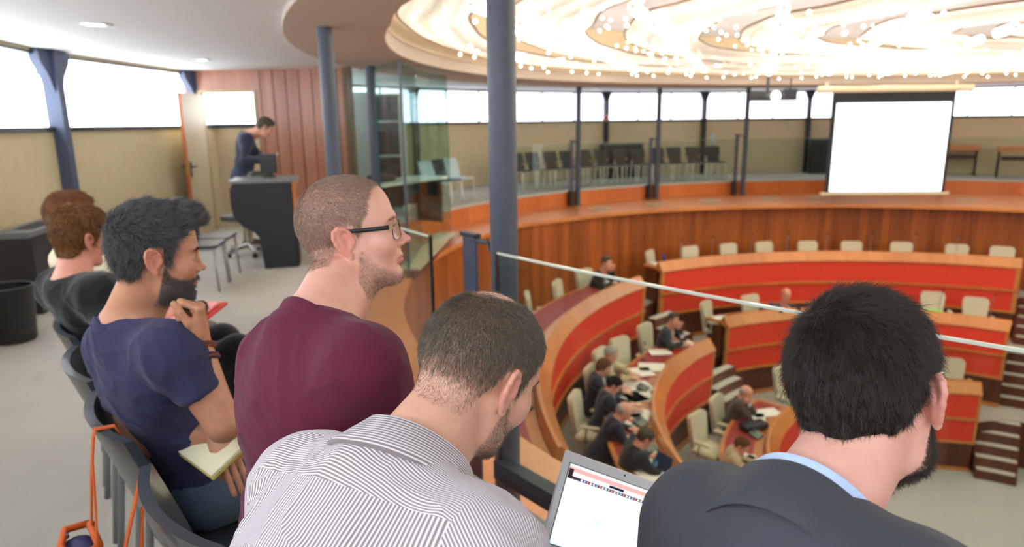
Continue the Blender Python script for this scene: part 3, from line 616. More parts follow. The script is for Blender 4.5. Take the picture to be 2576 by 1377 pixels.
# ------------------------------------------------------------------ stacking chairs of the gallery
SLATE=mat('slate_shell',(52,58,66),.28,bmp=.0002,bscale=400,coat=.35); LEGM=mat('alu_leg',(150,154,158),.35,metal=.55)
WLEG=mat('white_leg',(242,240,228),.4); DSH=mat('dark_olive_shell',(70,70,64),.5)
def make_gchair(shell,leg,lr=.0125):
    e=empty('stacking_chair'); b=MB(); nx=10; ny=6; W2=.215
    def P(u,v,t): # u -1..1, v 0..1 up the back, t thickness
        w=W2*(.80+.20*min(1,v*2.2)) ; y=-.20-.10*v-.02*v*v+(.045)*(u*u); return Vector((u*w,y-t*.024,.46+.395*v))
    for t in(0,1):
        pass
    g=[[[b.bm.verts.new(P(-1+2*i/nx,j/ny,t)) for i in range(nx+1)] for j in range(ny+1)] for t in(0,1)]
    for j in range(ny):
        for i in range(nx):
            b.face([g[0][j][i],g[0][j][i+1],g[0][j+1][i+1],g[0][j+1][i]]); b.face([g[1][j][i],g[1][j+1][i],g[1][j+1][i+1],g[1][j][i+1]])
    for i in range(nx): b.face([g[0][ny][i],g[0][ny][i+1],g[1][ny][i+1],g[1][ny][i]]); b.face([g[0][0][i],g[1][0][i],g[1][0][i+1],g[0][0][i+1]])
    for j in range(ny):
        for i in(0,nx): b.face([g[0][j][i],g[0][j+1][i],g[1][j+1][i],g[1][j][i]])
    b.build('backrest',shell,e,smooth=True,sharp=35)
    MB().prism([(-.17,-.20),(.17,-.20),(.215,.0),(.215,.19),(.18,.225),(-.18,.225),(-.215,.19),(-.215,.0)],.435,.46).build('seat',shell,e)
    for sx in(-1,1):
        MB().tube([(sx*.20,.19,.43),(sx*.215,.21,0)],lr,8).build('leg',leg,e,smooth=True)
        MB().tube([(sx*.175,-.215,.60),(sx*.185,-.20,.43),(sx*.20,-.25,0)],lr,8).build('leg',leg,e,smooth=True)
    MB().tube([(-.19,-.19,.425),(-.20,.19,.425),(.20,.19,.425),(.19,-.19,.425)],.011,8).build('seat_rail',leg,e,smooth=True)
    return e
GC=make_gchair(SLATE,LEGM); gu=[0]
def gchair(a,label,r=10.49,src=None,grp='slate stacking chairs of the near gallery'):
    if src is None:
        o=GC if not gu[0] else copy_tree(GC); gu[0]=1
    else: o=src
    o.location=pol(r,a); o.rotation_euler=(0,0,rad(a)+PI/2); return tag(o,label,'chair',grp)
CHAIRS=[(223.0,'slate stacking chair under the man in the maroon shirt, its bright curved edge showing'),(219.9,'slate stacking chair of the man in the navy shirt, orange bag strap over its back'),
(217.1,'empty slate stacking chair between the navy-shirted man and the woman in black'),(214.2,'slate stacking chair carrying the woman in black'),(211.4,'slate stacking chair of the person in white behind the woman in black'),
(200.6,'empty slate stacking chair whose back shows left of the bearded face'),(190.6,'empty slate stacking chair whose seat shows right of the bearded forehead, nearer one'),(187.9,'empty slate stacking chair whose seat shows right of the bearded forehead, farther one'),
(227.2,'slate stacking chair under the man in the striped shirt'),(231.2,'slate stacking chair under the man in the dark suit jacket')]
for a,l in CHAIRS: gchair(a,l,10.98 if 'striped' in l else 10.82 if 'suit' in l else 10.49)
FC=make_gchair(DSH,WLEG,.019); fu=[0]
for k,(px,l) in enumerate([(1317,'first'),(1355,'second'),(1399,'third'),(1439,'fourth'),(1483,'fifth'),(1525,'sixth'),(1572,'seventh'),(1614,'eighth'),(1662,'ninth'),(1704,'tenth'),(1751,'eleventh'),(1799,'twelfth')]):
    d=FW+RT*(px-1288)/1717.-UP*(430-688.5)/1717.; d=Vector((d[0],d[1])); d.normalize(); cv=Vector((CX,CY)); bq=-2*d.dot(cv); cc=cv.dot(cv)-10.45**2; t=(-bq+math.sqrt(bq*bq-4*cc))/2; p=d*t
    a=math.degrees(math.atan2(p.y-CY,p.x-CX)); o=FC if not fu[0] else copy_tree(FC); fu[0]=1
    gchair(a,'dark far gallery chair with white legs, %s from the left after the near column'%l,10.45,o,'dark chairs in the far gallery row')
LC=make_gchair(mat('pale_blue_shell',(206,226,230),.3),WLEG)
gchair(144.2,'pale blue shiny chair between the booth and the near column',10.2,LC,None)
o=copy_tree(FC); gchair(147.2,'dark chair with white legs just right of the booth glass',10.1,o,'dark chairs in the far gallery row')
o=copy_tree(LC); gchair(150.9,'pale chair seen through the right edge of the booth glass',9.9,o,None)
# ------------------------------------------------------------------ fan-coil units and bin
def fancoil(loc,rz,label,L_=1.1,h=.80):
    e=empty('fan_coil_unit',loc,rz,label,'heating unit'); D=.30
    MB().box((0,0,h/2-.02),(L_,D,h-.04)).build('casing',mat('charcoal_casing',(44,43,44),.45),e)
    t=MB(); zt=h-.02; t.box((0,D/2-.03,zt),(L_+.02,.06,.05)); t.box((0,-D/2+.03,zt),(L_+.02,.06,.05)); t.box((-L_/2+.09,0,zt),(.2,D-.1,.05)); t.box((L_/2-.09,0,zt),(.2,D-.1,.05)); t.build('top_frame',mat('grey_top_frame',(112,114,118),.5),e)
    s=MB(); [s.box((0,-.07+k*.028,zt+.01),(L_-.36,.012,.03)) for k in range(6)]; s.build('grille',DARKG,e)
    return e
fancoil((-4.34,6.17,0),rad(102),'black fan-coil heater with a slotted grey top against the left wall',.90,.72)
a=105.5; fancoil(pol(11.75,110.2),rad(110.2)+PI/2,'dark fan-coil heater behind the far row of chairs',1.2,.95)
fancoil(pol(11.75,80.5),rad(80.5)+PI/2,'dark fan-coil heater left of the projection screen by the far wall',.7,1.0)
e=empty('waste_bin',(-3.82,5.02,0),0,'black waste bin on the carpet beside the fan-coil heater','bin')
MB().lathe([(0,.004),(.135,.004),(.15,.10)],n=28).build('base_band',mat('brown_bin_base',(58,36,34),.5),e,smooth=True,sharp=50)
MB().lathe([(.15,.10),(.175,.42),(.168,.42),(.145,.02),(0,.02)],n=28).build('body',BLACK,e,smooth=True,sharp=50)
MB().lathe([(.17,.415),(.182,.425),(.17,.435),(.160,.43)],n=28).build('rim',BLACK,e,smooth=True)
# ------------------------------------------------------------------ lectern desk with standing place
le=empty('lectern_desk',(-2.62,7.62,0),rad(15),'black side panel of the lectern desk on the left gallery','lectern')
prof=[(.17+(x-.17)*.82,z) for x,z in [(-.62,.72),(-.60,.60),(-.50,.50),(-.35,.42),(-.30,.36),(-.26,0),(.17,0),(.17,.97),(-.58,.97),(-.62,.90)]]
MB().prism(prof,0,.05,lambda x,y,z:Vector((x,z,y))).build('side_panel',mat('matt_black_panel',(26,30,38),.5),le)
MB().prism(prof,0,.05,lambda x,y,z:Vector((x,z+.57,y))).build('side_panel',mat('matt_black_panel',(26,30,38),.5),le)
MB().box((-.12,.31,.985),(.72,.66,.03)).build('top',mat('grey_desk_top',(120,122,122),.4),le)
MB().box((.19,.31,.78),(.03,.56,.40)).build('front_panel',WOODT,le)
MB().box((.18,.31,.27),(.03,.52,.54)).build('lower_panel',BLACK,le)
oc=empty('office_chair',(-3.30,8.46,0),rad(70),'dark office chair on a chrome star base behind the lectern desk','chair')
MB().prism(rounded(.40,.44,.50),-.03,.03,lambda x,y,z:Vector((x,-.22-.12*y+z,.55+y))).build('backrest',DSH,oc,smooth=True,sharp=50)
MB().box((0,0,.48),(.46,.44,.08),0,.03).build('seat',DSH,oc,smooth=True,sharp=60)
b=MB(); b.tube([(0,0,.1),(0,0,.45)],.025,10)
for k in range(5):
    a=TAU*k/5+.3; b.tube([(0,0,.12),(.28*math.cos(a),.28*math.sin(a),.075)],[.03,.018],8)
b.build('star_base',CHROME,oc,smooth=True,sharp=50)
for k in range(5):
    a=TAU*k/5+.3; MB().tube([(.28*math.cos(a)-.015,.28*math.sin(a),.03),(.28*math.cos(a)+.015,.28*math.sin(a),.03)],.03,10).build('castor',BLACK,oc,smooth=True,sharp=50)
e=empty('desk_monitor',(-2.80,7.98,1.001),rad(150),'small black screen standing on the lectern desk by the phone','monitor')
MB().box((0,0,.16),(.26,.03,.22),0,.01).build('screen_housing',BLACK,e); MB().box((0,0,.03),(.05,.03,.06)).build('neck',BLACK,e); MB().lathe([(0,0),(.08,0),(.08,.012),(0,.012)],n=20).build('foot',BLACK,e)

# ------------------------------------------------------------------ projection screen, projector
s=Vector((8.43,15.45,0)); rzs=rad(-4)
ps=empty('projection_screen',(s.x,s.y,0),rzs,'large white projection screen with black borders hanging over the ledge','projection screen')
MB().tube([(-1.64,0,2.20),(1.64,0,2.20)],.075,14).build('housing',mat('cream_housing',(236,222,188),.4),ps,smooth=True,sharp=50)
MB().box((0,.0,1.02),(2.62,.006,2.24)).build('cloth_border',mat('black_cloth',(40,42,46),.8),ps)
SCR=emis('projected_white',(250,250,252),1.6)
MB().box((.015,-.006,.93),(2.44,.006,1.95)).build('lit_image',SCR,ps)
MB().tube([(-1.40,0,-.10),(1.40,0,-.10)],.035,12).build('bottom_bar',mat('cream_bar',(214,204,176),.4),ps,smooth=True,sharp=50)
for x in(-1.45,1.3): MB().tube([(x,0,2.27),(x,0,ZC-.05)],.03,8).build('hanger',mat('cream_housing2',(226,216,186),.5),ps)
pj=empty('projector',(4.86,13.3,1.93),rad(20),'dark ceiling projector with a glowing round lens','projector')
MB().box((0,0,.07),(.50,.40,.16),0,.03).build('body',DARKG,pj,smooth=True,sharp=50); MB().tube([(0,.0,.15),(0,0,ZC-.05-1.93)],.025,10).build('ceiling_mount',STEELD,pj)
MB().tube([(.02,-.19,.07),(.02,-.23,.07)],.085,20).build('lens',emis('projector_beam',(240,255,250),16),pj,smooth=True,sharp=50)
mo=empty('hanging_monitor',(5.45,13.7,1.92),rad(-10),'small dark monitor hanging right of the projector','monitor')
MB().box((0,0,.12),(.26,.06,.22),0,.01).build('housing',STEELD,mo); MB().tube([(0,0,.23),(0,0,ZC-.05-1.92)],.015,8).build('mount',STEELD,mo)
e=empty('wall_alarm',pol(12.02,111.9,1.66),rad(111.9),'small red alarm sounder on a dark far wall post','alarm'); MB().lathe([(0,-.05),(.06,-.05),(.07,0),(.06,.05),(0,.05)],n=14).build('body',mat('alarm_red',(210,70,60),.5),e,smooth=True); MB().box((.05,0,0),(.02,.16,.16)).build('back_plate',WHITEP,e)
# tables of the far gallery, right edge
def table(px,py,label):
    p=at(px,py,.74); e=empty('gallery_table',(p.x,p.y,0),math.atan2(CY-p.y,CX-p.x)-PI/2,label,'table','orange-topped tables in the far gallery')
    MB().box((0,0,.74),(.9,.5,.14)).build('top',mat('orange_table',(214,140,84),.5),e)
    for sx in(-.40,.40): MB().tube([(sx,-.0,0.02),(sx,0,.67)],.03,8).build('leg',BLACK,e); MB().tube([(sx,-.28,.02),(sx,.28,.02)],.025,8).build('foot',BLACK,e)
    MB().box((0,.1,.5),(.7,.25,.10)).build('under_shelf',BLACK,e)
table(2415,372,'orange-topped table right of the projection screen'); table(2562,375,'orange-topped table at the right edge of the picture')
e=empty('wall_paper_notice',pol(10.9,98.2,1.05),rad(98.2)+PI/2,'small pale blue lit panel near the third thin column','panel'); MB().box((0,0,0),(.13,.03,.28),0,.01).build('panel',mat('pale_lit_panel',(190,214,226),.4),e); MB().tube([(0,.0,-1.05),(0,0,-.14)],.015,8).build('stand',STEELD,e)
# ------------------------------------------------------------------ people: signed-distance bodies, polygonised on graded grids
def axis_grid(lo,hi,fine,coarse,dense):
    """coordinates from lo to hi, step `fine` inside the intervals of dense, `coarse` elsewhere"""
    out=[lo]
    while out[-1]<hi:
        x=out[-1]; st=coarse
        for a,b in dense:
            if x<a: st=min(st,max(fine,(a-x)*.35+fine))
            elif x<=b: st=fine
            else: st=min(st,fine+(x-b)*.35)
        out.append(x+st)
    return np.array(out)
class Field:
    def __init__(s,xs,ys,zs): s.a=(xs.astype(np.float32),ys.astype(np.float32),zs.astype(np.float32)); s.F=np.full((len(xs),len(ys),len(zs)),.25,np.float32)
    def sub(s,lo,hi,m):
        sl=[]
        for a,l,h in zip(s.a,lo,hi):
            i=np.searchsorted(a,l-m); j=np.searchsorted(a,h+m); 
            if j-i<1: return None,None
            sl.append(slice(i,j))
        X,Y,Z=np.meshgrid(s.a[0][sl[0]],s.a[1][sl[1]],s.a[2][sl[2]],indexing='ij',sparse=False)
        return tuple(sl),np.stack((X,Y,Z),-1)
    def comb(s,sl,d,k,op):
        f=s.F[sl]
        if op=='u':
            if k>0: h=np.clip(.5+.5*(f-d)/k,0,1); s.F[sl]=f*(1-h)+d*h-k*h*(1-h)
            else: s.F[sl]=np.minimum(f,d)
        elif op=='s':
            if k>0: h=np.clip(.5-.5*(f+d)/k,0,1); s.F[sl]=f*(1-h)-d*h+k*h*(1-h)
            else: s.F[sl]=np.maximum(f,-d)
        elif op=='i': s.F[sl]=np.maximum(f,d)
    def cone(s,a,b,ra,rb,k=.02,op='u',off=0,sq=None):
        """round cone; sq=(axis unit vec, factor): squashed across axis"""
        a=np.asarray(a,np.float32); b=np.asarray(b,np.float32); r=max(ra,rb)+off
        lo=np.minimum(a,b)-r; hi=np.maximum(a,b)+r; sl,P=s.sub(lo,hi,k+.02)
        if sl is None: return
        ba=b-a; L2=float(ba@ba)+1e-9; pa=P-a; t=np.clip((pa@ba)/L2,0,1); v=pa-t[...,None]*ba
        if sq is not None:
            ax=np.asarray(sq[0],np.float32); dd=v@ax; v=v+ax*((dd*(1/sq[1]-1))[...,None])
        d=np.sqrt((v*v).sum(-1))-(ra+(rb-ra)*t)-off; s.comb(sl,d.astype(np.float32),k,op)
    def ell(s,c,r,R=None,k=.02,op='u',off=0):
        """ellipsoid; R 3x3 whose columns are its axes"""
        c=np.asarray(c,np.float32); r=np.asarray(r,np.float32)+off; m=float(max(r)); R=np.eye(3) if R is None else R
        ext=np.sqrt(((R*r[None,:])**2).sum(1)); sl,P=s.sub(c-ext,c+ext,k+.02)
        if sl is None: return
        q=(P-c)@R.astype(np.float32); k0=np.sqrt(((q/r)**2).sum(-1)); k1=np.sqrt(((q/r**2)**2).sum(-1))+1e-6
        d=k0*(k0-1)/k1; s.comb(sl,d.astype(np.float32),k,op)
    def box(s,c,h,R=None,rad_=.02,k=.02,op='u',off=0):
        c=np.asarray(c,np.float32); h=np.asarray(h,np.float32); R=np.eye(3) if R is None else R
        ext=(np.abs(R)*h[None,:]).sum(1)+off; sl,P=s.sub(c-ext,c+ext,k+.02)
        if sl is None: return
        q=np.abs((P-c)@R.astype(np.float32))-h+rad_; d=np.sqrt((np.maximum(q,0)**2).sum(-1))+np.minimum(q.max(-1),0)-rad_-off
        s.comb(sl,d.astype(np.float32),k,op)
    def plane(s,p,n,op='i'):
        """keep the side the normal points away from"""
        n=np.asarray(n,np.float32); n=n/np.linalg.norm(n); p=np.asarray(p,np.float32)
        d=(s.a[0]-p[0])[:,None,None]*n[0]+(s.a[1]-p[1])[None,:,None]*n[1]+(s.a[2]-p[2])[None,None,:]*n[2]
        s.F=np.maximum(s.F,d.astype(np.float32)) if op=='i' else np.maximum(s.F,-d.astype(np.float32))
    def grid(s): return np.stack(np.meshgrid(*s.a,indexing='ij'),-1)
def vnoise(P,scale,seed=0):
    """smooth value noise in [-1,1] at points P"""
    q=P*scale; i=np.floor(q).astype(np.int64); f=q-i; f=f*f*(3-2*f)
    def h(a,b,c):
        n=(a*73856093)^(b*19349663)^(c*83492791)^(seed*2654435761&0xffffffff); n=(n^(n>>13))*1274126177&0x7fffffff; n=(n^(n>>16))*668265263&0x7fffffff
        return (n&0xffff)/32767.5-1
    o=0
    for a in(0,1):
        for b in(0,1):
            for c in(0,1):
                w=(f[...,0] if a else 1-f[...,0])*(f[...,1] if b else 1-f[...,1])*(f[...,2] if c else 1-f[...,2])
                o=o+w*h(i[...,0]+a,i[...,1]+b,i[...,2]+c)
    return o
def surfnet(fl):
    F=fl.F; xs,ys,zs=fl.a; S=F<0; nx,ny,nz=F.shape
    c=np.zeros((nx-1,ny-1,nz-1),np.uint8)
    for i in(0,1):
        for j in(0,1):
            for k in(0,1): c+=S[i:nx-1+i,j:ny-1+j,k:nz-1+k]
    act=np.argwhere((c>0)&(c<8)); n=len(act); idx=np.full(c.shape,-1,np.int64); idx[act[:,0],act[:,1],act[:,2]]=np.arange(n)
    acc=np.zeros((n,3)); cnt=np.zeros(n); co=[(i,j,k) for i in(0,1) for j in(0,1) for k in(0,1)]
    val={o:F[act[:,0]+o[0],act[:,1]+o[1],act[:,2]+o[2]] for o in co}
    pos={o:np.stack((xs[act[:,0]+o[0]],ys[act[:,1]+o[1]],zs[act[:,2]+o[2]]),-1).astype(float) for o in co}
    for o in co:
        for ax in range(3):
            if o[ax]: continue
            p=tuple(o[q]+(q==ax) for q in range(3)); a,b=val[o],val[p]; m=(a<0)!=(b<0)
            t=np.where(m,a/np.where(m,a-b,1),0)[:,None]; acc+=np.where(m[:,None],pos[o]+(pos[p]-pos[o])*t,0); cnt+=m
    V=acc/np.maximum(cnt,1)[:,None]; faces=[]
    for ax in range(3):
        u,v=[(1,2),(2,0),(0,1)][ax]
        a=S[tuple(slice(0,-1) if q==ax else slice(1,-1) for q in range(3))]; b=S[tuple(slice(1,None) if q==ax else slice(1,-1) for q in range(3))]
        for sign in(0,1):
            m=np.argwhere(a&~b if sign==0 else ~a&b)
            if not len(m): continue
            base=m.copy(); 
            for q in(u,v): base[:,q]+=1
            def cell(du,dv):
                z=base.copy(); z[:,u]-=du; z[:,v]-=dv; return idx[z[:,0],z[:,1],z[:,2]]
            q=np.stack((cell(1,1),cell(0,1),cell(0,0),cell(1,0)),1); faces.append(q if sign==0 else q[:,::-1])
    return V,np.concatenate(faces)
def relax(V,Fc,n=1,w=.5):
    for _ in range(n):
        s=np.zeros_like(V); c=np.zeros(len(V))
        for a in range(4):
            for b in((a+1)%4,(a+3)%4): np.add.at(s,Fc[:,a],V[Fc[:,b]]); np.add.at(c,Fc[:,a],1)
        V=V*(1-w)+w*s/np.maximum(c,1)[:,None]
    return V
def npmesh(name,V,Fc,m,parent=None,attrs=None,smooth=True):
    me=bpy.data.meshes.new(name); me.vertices.add(len(V)); me.vertices.foreach_set('co',np.asarray(V,np.float32).ravel())
    me.loops.add(Fc.size); me.loops.foreach_set('vertex_index',Fc.astype(np.int32).ravel()); me.polygons.add(len(Fc)); me.polygons.foreach_set('loop_start',(np.arange(len(Fc))*Fc.shape[1]).astype(np.int32))
    me.update(calc_edges=True); me.validate()
    for k,v in(attrs or {}).items():
        a=me.attributes.new(k,'FLOAT','POINT'); a.data.foreach_set('value',np.asarray(v,np.float32))
    return finish(name,me,m,parent,smooth)
def keep_faces(V,Fc,mask):
    fm=mask[Fc].all(1); Fc=Fc[fm]; used=np.unique(Fc); mp=np.full(len(V),-1); mp[used]=np.arange(len(used)); return V[used],mp[Fc],used
def sstep(a,b,x): t=np.clip((x-a)/(b-a),0,1); return t*t*(3-2*t)
def eulR(yaw,pitch=0,roll=0):
    """yaw clockwise from +Y, pitch down, roll to the right; columns = right, forward, up"""
    y,p,r=rad(yaw),rad(pitch),rad(roll); Rz=np.array([[math.cos(y),math.sin(y),0],[-math.sin(y),math.cos(y),0],[0,0,1]])
    Rx=np.array([[1,0,0],[0,math.cos(p),math.sin(p)],[0,-math.sin(p),math.cos(p)]]); Ry=np.array([[math.cos(r),0,math.sin(r)],[0,1,0],[-math.sin(r),0,math.cos(r)]])
    return Rz@Rx@Ry
V3=lambda *a:np.array(a,float)
# ---- head, all sizes in metres in the frame of the head (x right, y forward, z up, origin between the ears)
EAR=[(0,.012,.006),(0,.006,.019),(0,-.004,.028),(0,-.016,.030),(0,-.0255,.023),(0,-.028,.010),(0,-.025,-.004),(0,-.018,-.016),(0,-.010,-.025),(0,-.001,-.031)]
def ear_pts(sx,flare=20,s=1.0):
    a=rad(flare); out=[]
    for x,y,z in EAR:
        yy,xx=y-.012,0.004+.002*math.sin(z*90)
        out.append(V3(sx*(.0715+ (xx)*1+ -yy*math.sin(a)*1.0),.004+.012*s*.4+yy*math.cos(a)*s-.002, -.003+z*s-.12*yy))
    return out
def head_field(fl,O,R,fem=False,nose=1.0,detail=True,ears=True,jaw=1.0,flare=22,eyes=True,parts='all',sc=1.0):
    W=lambda *p:O+R@(np.array(p,float)*sc)
    E=lambda c,r,k=.02,op='u',rot=None: fl.ell(W(*c),np.array(r)*sc,R if rot is None else R@rot,k,op)
    Cn=lambda a,b,ra,rb,k=.012,op='u': fl.cone(W(*a),W(*b),ra*sc,rb*sc,k,op)
    E((0,-.014,.046),(.0745,.094,.083),.0)
    E((0,-.048,.020),(.066,.058,.072),.03)
    E((0,.028,.040),(.062,.058,.066),.03)
    E((0,.030,-.018),(.059,.055,.075),.03)
    E((0,.034,-.070),(.047*jaw,.046,.040),.03)
    for s in(-1,1):
        Cn((s*.050,.006,-.030),(s*.041*jaw,.022,-.076),.016,.012,.03)
        Cn((s*.043*jaw,.020,-.080),(s*.014,.066,-.102),.014,.013,.025)
        E((s*.042,.056,-.014),(.020,.018,.015),.02); E((s*.034,.062,-.030),(.024,.019,.022),.025)
    E((0,.068,-.098),(.019,.015,.015),.02)
    if not detail: 
        Cn((0,.086,.004),(0,.104,-.030),.008,.011,.012)
        if ears: 
            for s in(-1,1): E((s*.077,-.012,-.002),(.008,.018,.030),.006)
        return
    for s in(-1,1): E((s*.031,.092,.006),(.020,.015,.0125),.014,'s')
    for s in(-1,1): Cn((s*.010,.087,.027),(s*.040,.076,.027),.0085,.0065,.012)
    # nose
    Cn((0,.083,.018),(0,.103*nose,-.025),.0058,.0078,.012); E((0,.1055*nose,-.0285),(.0088,.0105,.0080),.008)
    for s in(-1,1): E((s*.0115,.094*nose,-.033),(.0072,.0085,.0065),.006)
    for s in(-1,1): E((s*.0055,.1005*nose,-.0385),(.0026,.0038,.0026),.003,'s')
    E((0,.087,-.030),(.0145,.012,.0125),.008)
    # mouth
    E((0,.083,-.055),(.022,.010,.013),.012)
    for s in(-1,1): Cn((0,.0905,-.0605),(s*.021,.0805,-.0640),.0040,.0022,.007)
    [Cn((0,.0885,-.0705),(s*.017,.0815,-.0690),.0045,.0026,.008) for s in(-1,1)]
    for s in(-1,1): Cn((0,.0955,-.0653),(s*.0235,.082,-.0660),.0014,.0012,.003,'s')
    E((0,.086,-.0830),(.016,.006,.004),.006,'s')
    if eyes:
        for s in(-1,1):
            E((s*.0315,.0735,.0035),(.0150,.0135,.0128),.006); E((s*.0315,.089,.0030),(.0118,.012,.0040),.0025,'s')
            Cn((s*.020,.0845,.0085),(s*.043,.0775,.0080),.0016,.0016,.004,'s')
    if ears:
        for s in(-1,1):
            ep=ear_pts(s,flare)
            # plate of the ear, hollowed, then rim
            c=(ep[0]+ep[5])/2
            a=rad(flare); rot=np.array([[math.cos(a),-s*math.sin(a),0],[s*math.sin(a),math.cos(a),0],[0,0,1]])
            E(tuple(V3(s*.0755,-.010,-.001)),(.0056,.0195,.0285),.006,'u',rot)
            for i in range(2,17):
                q=i/2; i0=int(q); eq=ep[i0]+(ep[min(i0+1,len(ep)-1)]-ep[i0])*(q-i0); Cn(eq-V3(s*.0015,0,0),(s*.0735,.000,float(eq[2])*.45),.0034,.0046,.004)
            for i in range(len(ep)-1): Cn(ep[i],ep[i+1],.0033 if i<6 else .0040,.0033 if i<6 else .0042,.0035)
            E(tuple(V3(s*.0835,-.0045,-.004)),(.0055,.0095,.0130),.004,'s',rot)
            E(tuple(V3(s*.0840,-.0085,.0135)),(.0040,.0080,.0085),.004,'s',rot)
            E(tuple(ep[-1]+V3(-s*.001,-.001,.001)),(.0042,.0068,.0078),.005)
            Cn((s*.0785,-.0165,.014),(s*.0815,-.0160,-.012),.0028,.0028,.004)   # antihelix
            E((s*.0765,.0065,-.003),(.0042,.0040,.0070),.004)                    # tragus
SKINS={}
def skin_mat(name,skin,hair,lip=(176,96,92),ear=(206,120,108)):
    m,nt,b=nodes(name); at_=lambda n:N(nt,'ShaderNodeAttribute',attribute_name=n)
    tc=N(nt,'ShaderNodeTexCoord'); n=N(nt,'ShaderNodeTexNoise',Scale=28.,Detail=4.); L(nt,tc.outputs['Object'],n.inputs['Vector'])
    sk=s2l(skin); mx=N(nt,'ShaderNodeMix',data_type='RGBA'); L(nt,n.outputs['Fac'],mx.inputs['Factor']); mx.inputs['A'].default_value=rgba([sk[0]*.88,sk[1]*.80,sk[2]*.78]); mx.inputs['B'].default_value=rgba([min(1,sk[0]*1.06),sk[1]*1.1,sk[2]*1.1])
    cur=mx.outputs['Result']
    def layer(attr,col,amount,noisy=False):
        nonlocal cur
        a=at_(attr); f=N(nt,'ShaderNodeMath',operation='MULTIPLY'); L(nt,a.outputs['Fac'],f.inputs[0]); f.inputs[1].default_value=amount; o=f.outputs[0]
        if noisy:
            n2=N(nt,'ShaderNodeTexNoise',Scale=420.,Detail=2.); L(nt,tc.outputs['Object'],n2.inputs['Vector']); mr=N(nt,'ShaderNodeMapRange'); L(nt,n2.outputs['Fac'],mr.inputs['Value']); mr.inputs['From Min'].default_value=.38; mr.inputs['From Max'].default_value=.60; mr.inputs['To Min'].default_value=.35
            g=N(nt,'ShaderNodeMath',operation='MULTIPLY'); L(nt,o,g.inputs[0]); L(nt,mr.outputs[0],g.inputs[1]); o=g.outputs[0]
        x=N(nt,'ShaderNodeMix',data_type='RGBA'); L(nt,o,x.inputs['Factor']); L(nt,cur,x.inputs['A']); x.inputs['B'].default_value=rgba(s2l(col)); cur=x.outputs['Result']
    layer('ruddy',ear,.75); layer('lip',lip,.8); layer('stubble',hair,.92,True)
    L(nt,cur,b.inputs['Base Color']); b.inputs['Roughness'].default_value=.48; 
    n3=N(nt,'ShaderNodeTexNoise',Scale=700.,Detail=2.); L(nt,tc.outputs['Object'],n3.inputs['Vector']); bump(nt,b,n3.outputs['Fac'],.0004,.6)
    return m
def hair_mat(name,col,col2,rough=.85):
    m,nt,b=nodes(name); tc=N(nt,'ShaderNodeTexCoord'); n=N(nt,'ShaderNodeTexNoise',Scale=60.,Detail=3.); L(nt,tc.outputs['Object'],n.inputs['Vector'])
    mx=N(nt,'ShaderNodeMix',data_type='RGBA'); L(nt,n.outputs['Fac'],mx.inputs['Factor']); mx.inputs['A'].default_value=rgba(s2l(col)); mx.inputs['B'].default_value=rgba(s2l(col2)); L(nt,mx.outputs['Result'],b.inputs['Base Color'])
    b.inputs['Roughness'].default_value=rough; b.inputs['Specular IOR Level'].default_value=.08; return m
def strand_mat(name,col,col2):
    m,nt,b=nodes(name); hi=N(nt,'ShaderNodeHairInfo'); mx=N(nt,'ShaderNodeMix',data_type='RGBA'); L(nt,hi.outputs['Random'],mx.inputs['Factor']); mx.inputs['A'].default_value=rgba(s2l(col)); mx.inputs['B'].default_value=rgba(s2l(col2)); L(nt,mx.outputs['Result'],b.inputs['Base Color'])
    b.inputs['Roughness'].default_value=.42; b.inputs['Specular IOR Level'].default_value=.4; return m
def strands(name,roots,dirs,nrm,length,radius,m,parent,lift=.25,curl=.15,pts=4,droop=.0):
    """hair strands: lie along dirs, lift off along nrm"""
    n=len(roots); 
    if n==0: return None
    hc=bpy.data.hair_curves.new(name); hc.add_curves([pts]*n)
    ts=np.linspace(0,1,pts)[None,:,None]; ln=np.asarray(length).reshape(-1,1,1)*np.ones((n,1,1))
    rnd=rng.normal(size=(n,1,3))*curl+.55*curl*np.stack([vnoise(roots,170,k) for k in(31,32,33)],-1)[:,None,:]*4
    P=roots[:,None,:]+(dirs[:,None,:]+rnd*ts)*ln*ts+nrm[:,None,:]*ln*lift*np.sin(ts*PI*.62)-np.array([0,0,1.])*ln*droop*ts*ts
    hc.attributes['position'].data.foreach_set('vector',P.astype(np.float32).ravel())
    if 'radius' not in hc.attributes: hc.attributes.new('radius','FLOAT','POINT')
    rr_=np.tile(radius*np.linspace(1,.35,pts),n); hc.attributes['radius'].data.foreach_set('value',rr_.astype(np.float32))
    hc.materials.append(m); o=bpy.data.objects.new(name,hc); COL.objects.link(o); o.parent=parent; o['kind']='stuff'; return o
def sample_surface(V,Fc,w,n):
    """n random points on quads, weight w per vertex; returns points and normals"""
    a,b,c,d=[V[Fc[:,i]] for i in range(4)]; nr=np.cross(c-a,d-b); ar=np.linalg.norm(nr,axis=1)+1e-12; pw=ar*w[Fc].mean(1); pw=np.maximum(pw,0); 
    if pw.sum()<=0: return np.zeros((0,3)),np.zeros((0,3))
    f=rng.choice(len(Fc),n,p=pw/pw.sum()); u=rng.random((n,1)); v=rng.random((n,1))
    P=(a[f]*(1-u)+b[f]*u)*(1-v)+(d[f]*(1-u)+c[f]*u)*v; return P,(nr/ar[:,None])[f]
def to_head(P,O,R,sc=1.0): return (P-O)@R/sc
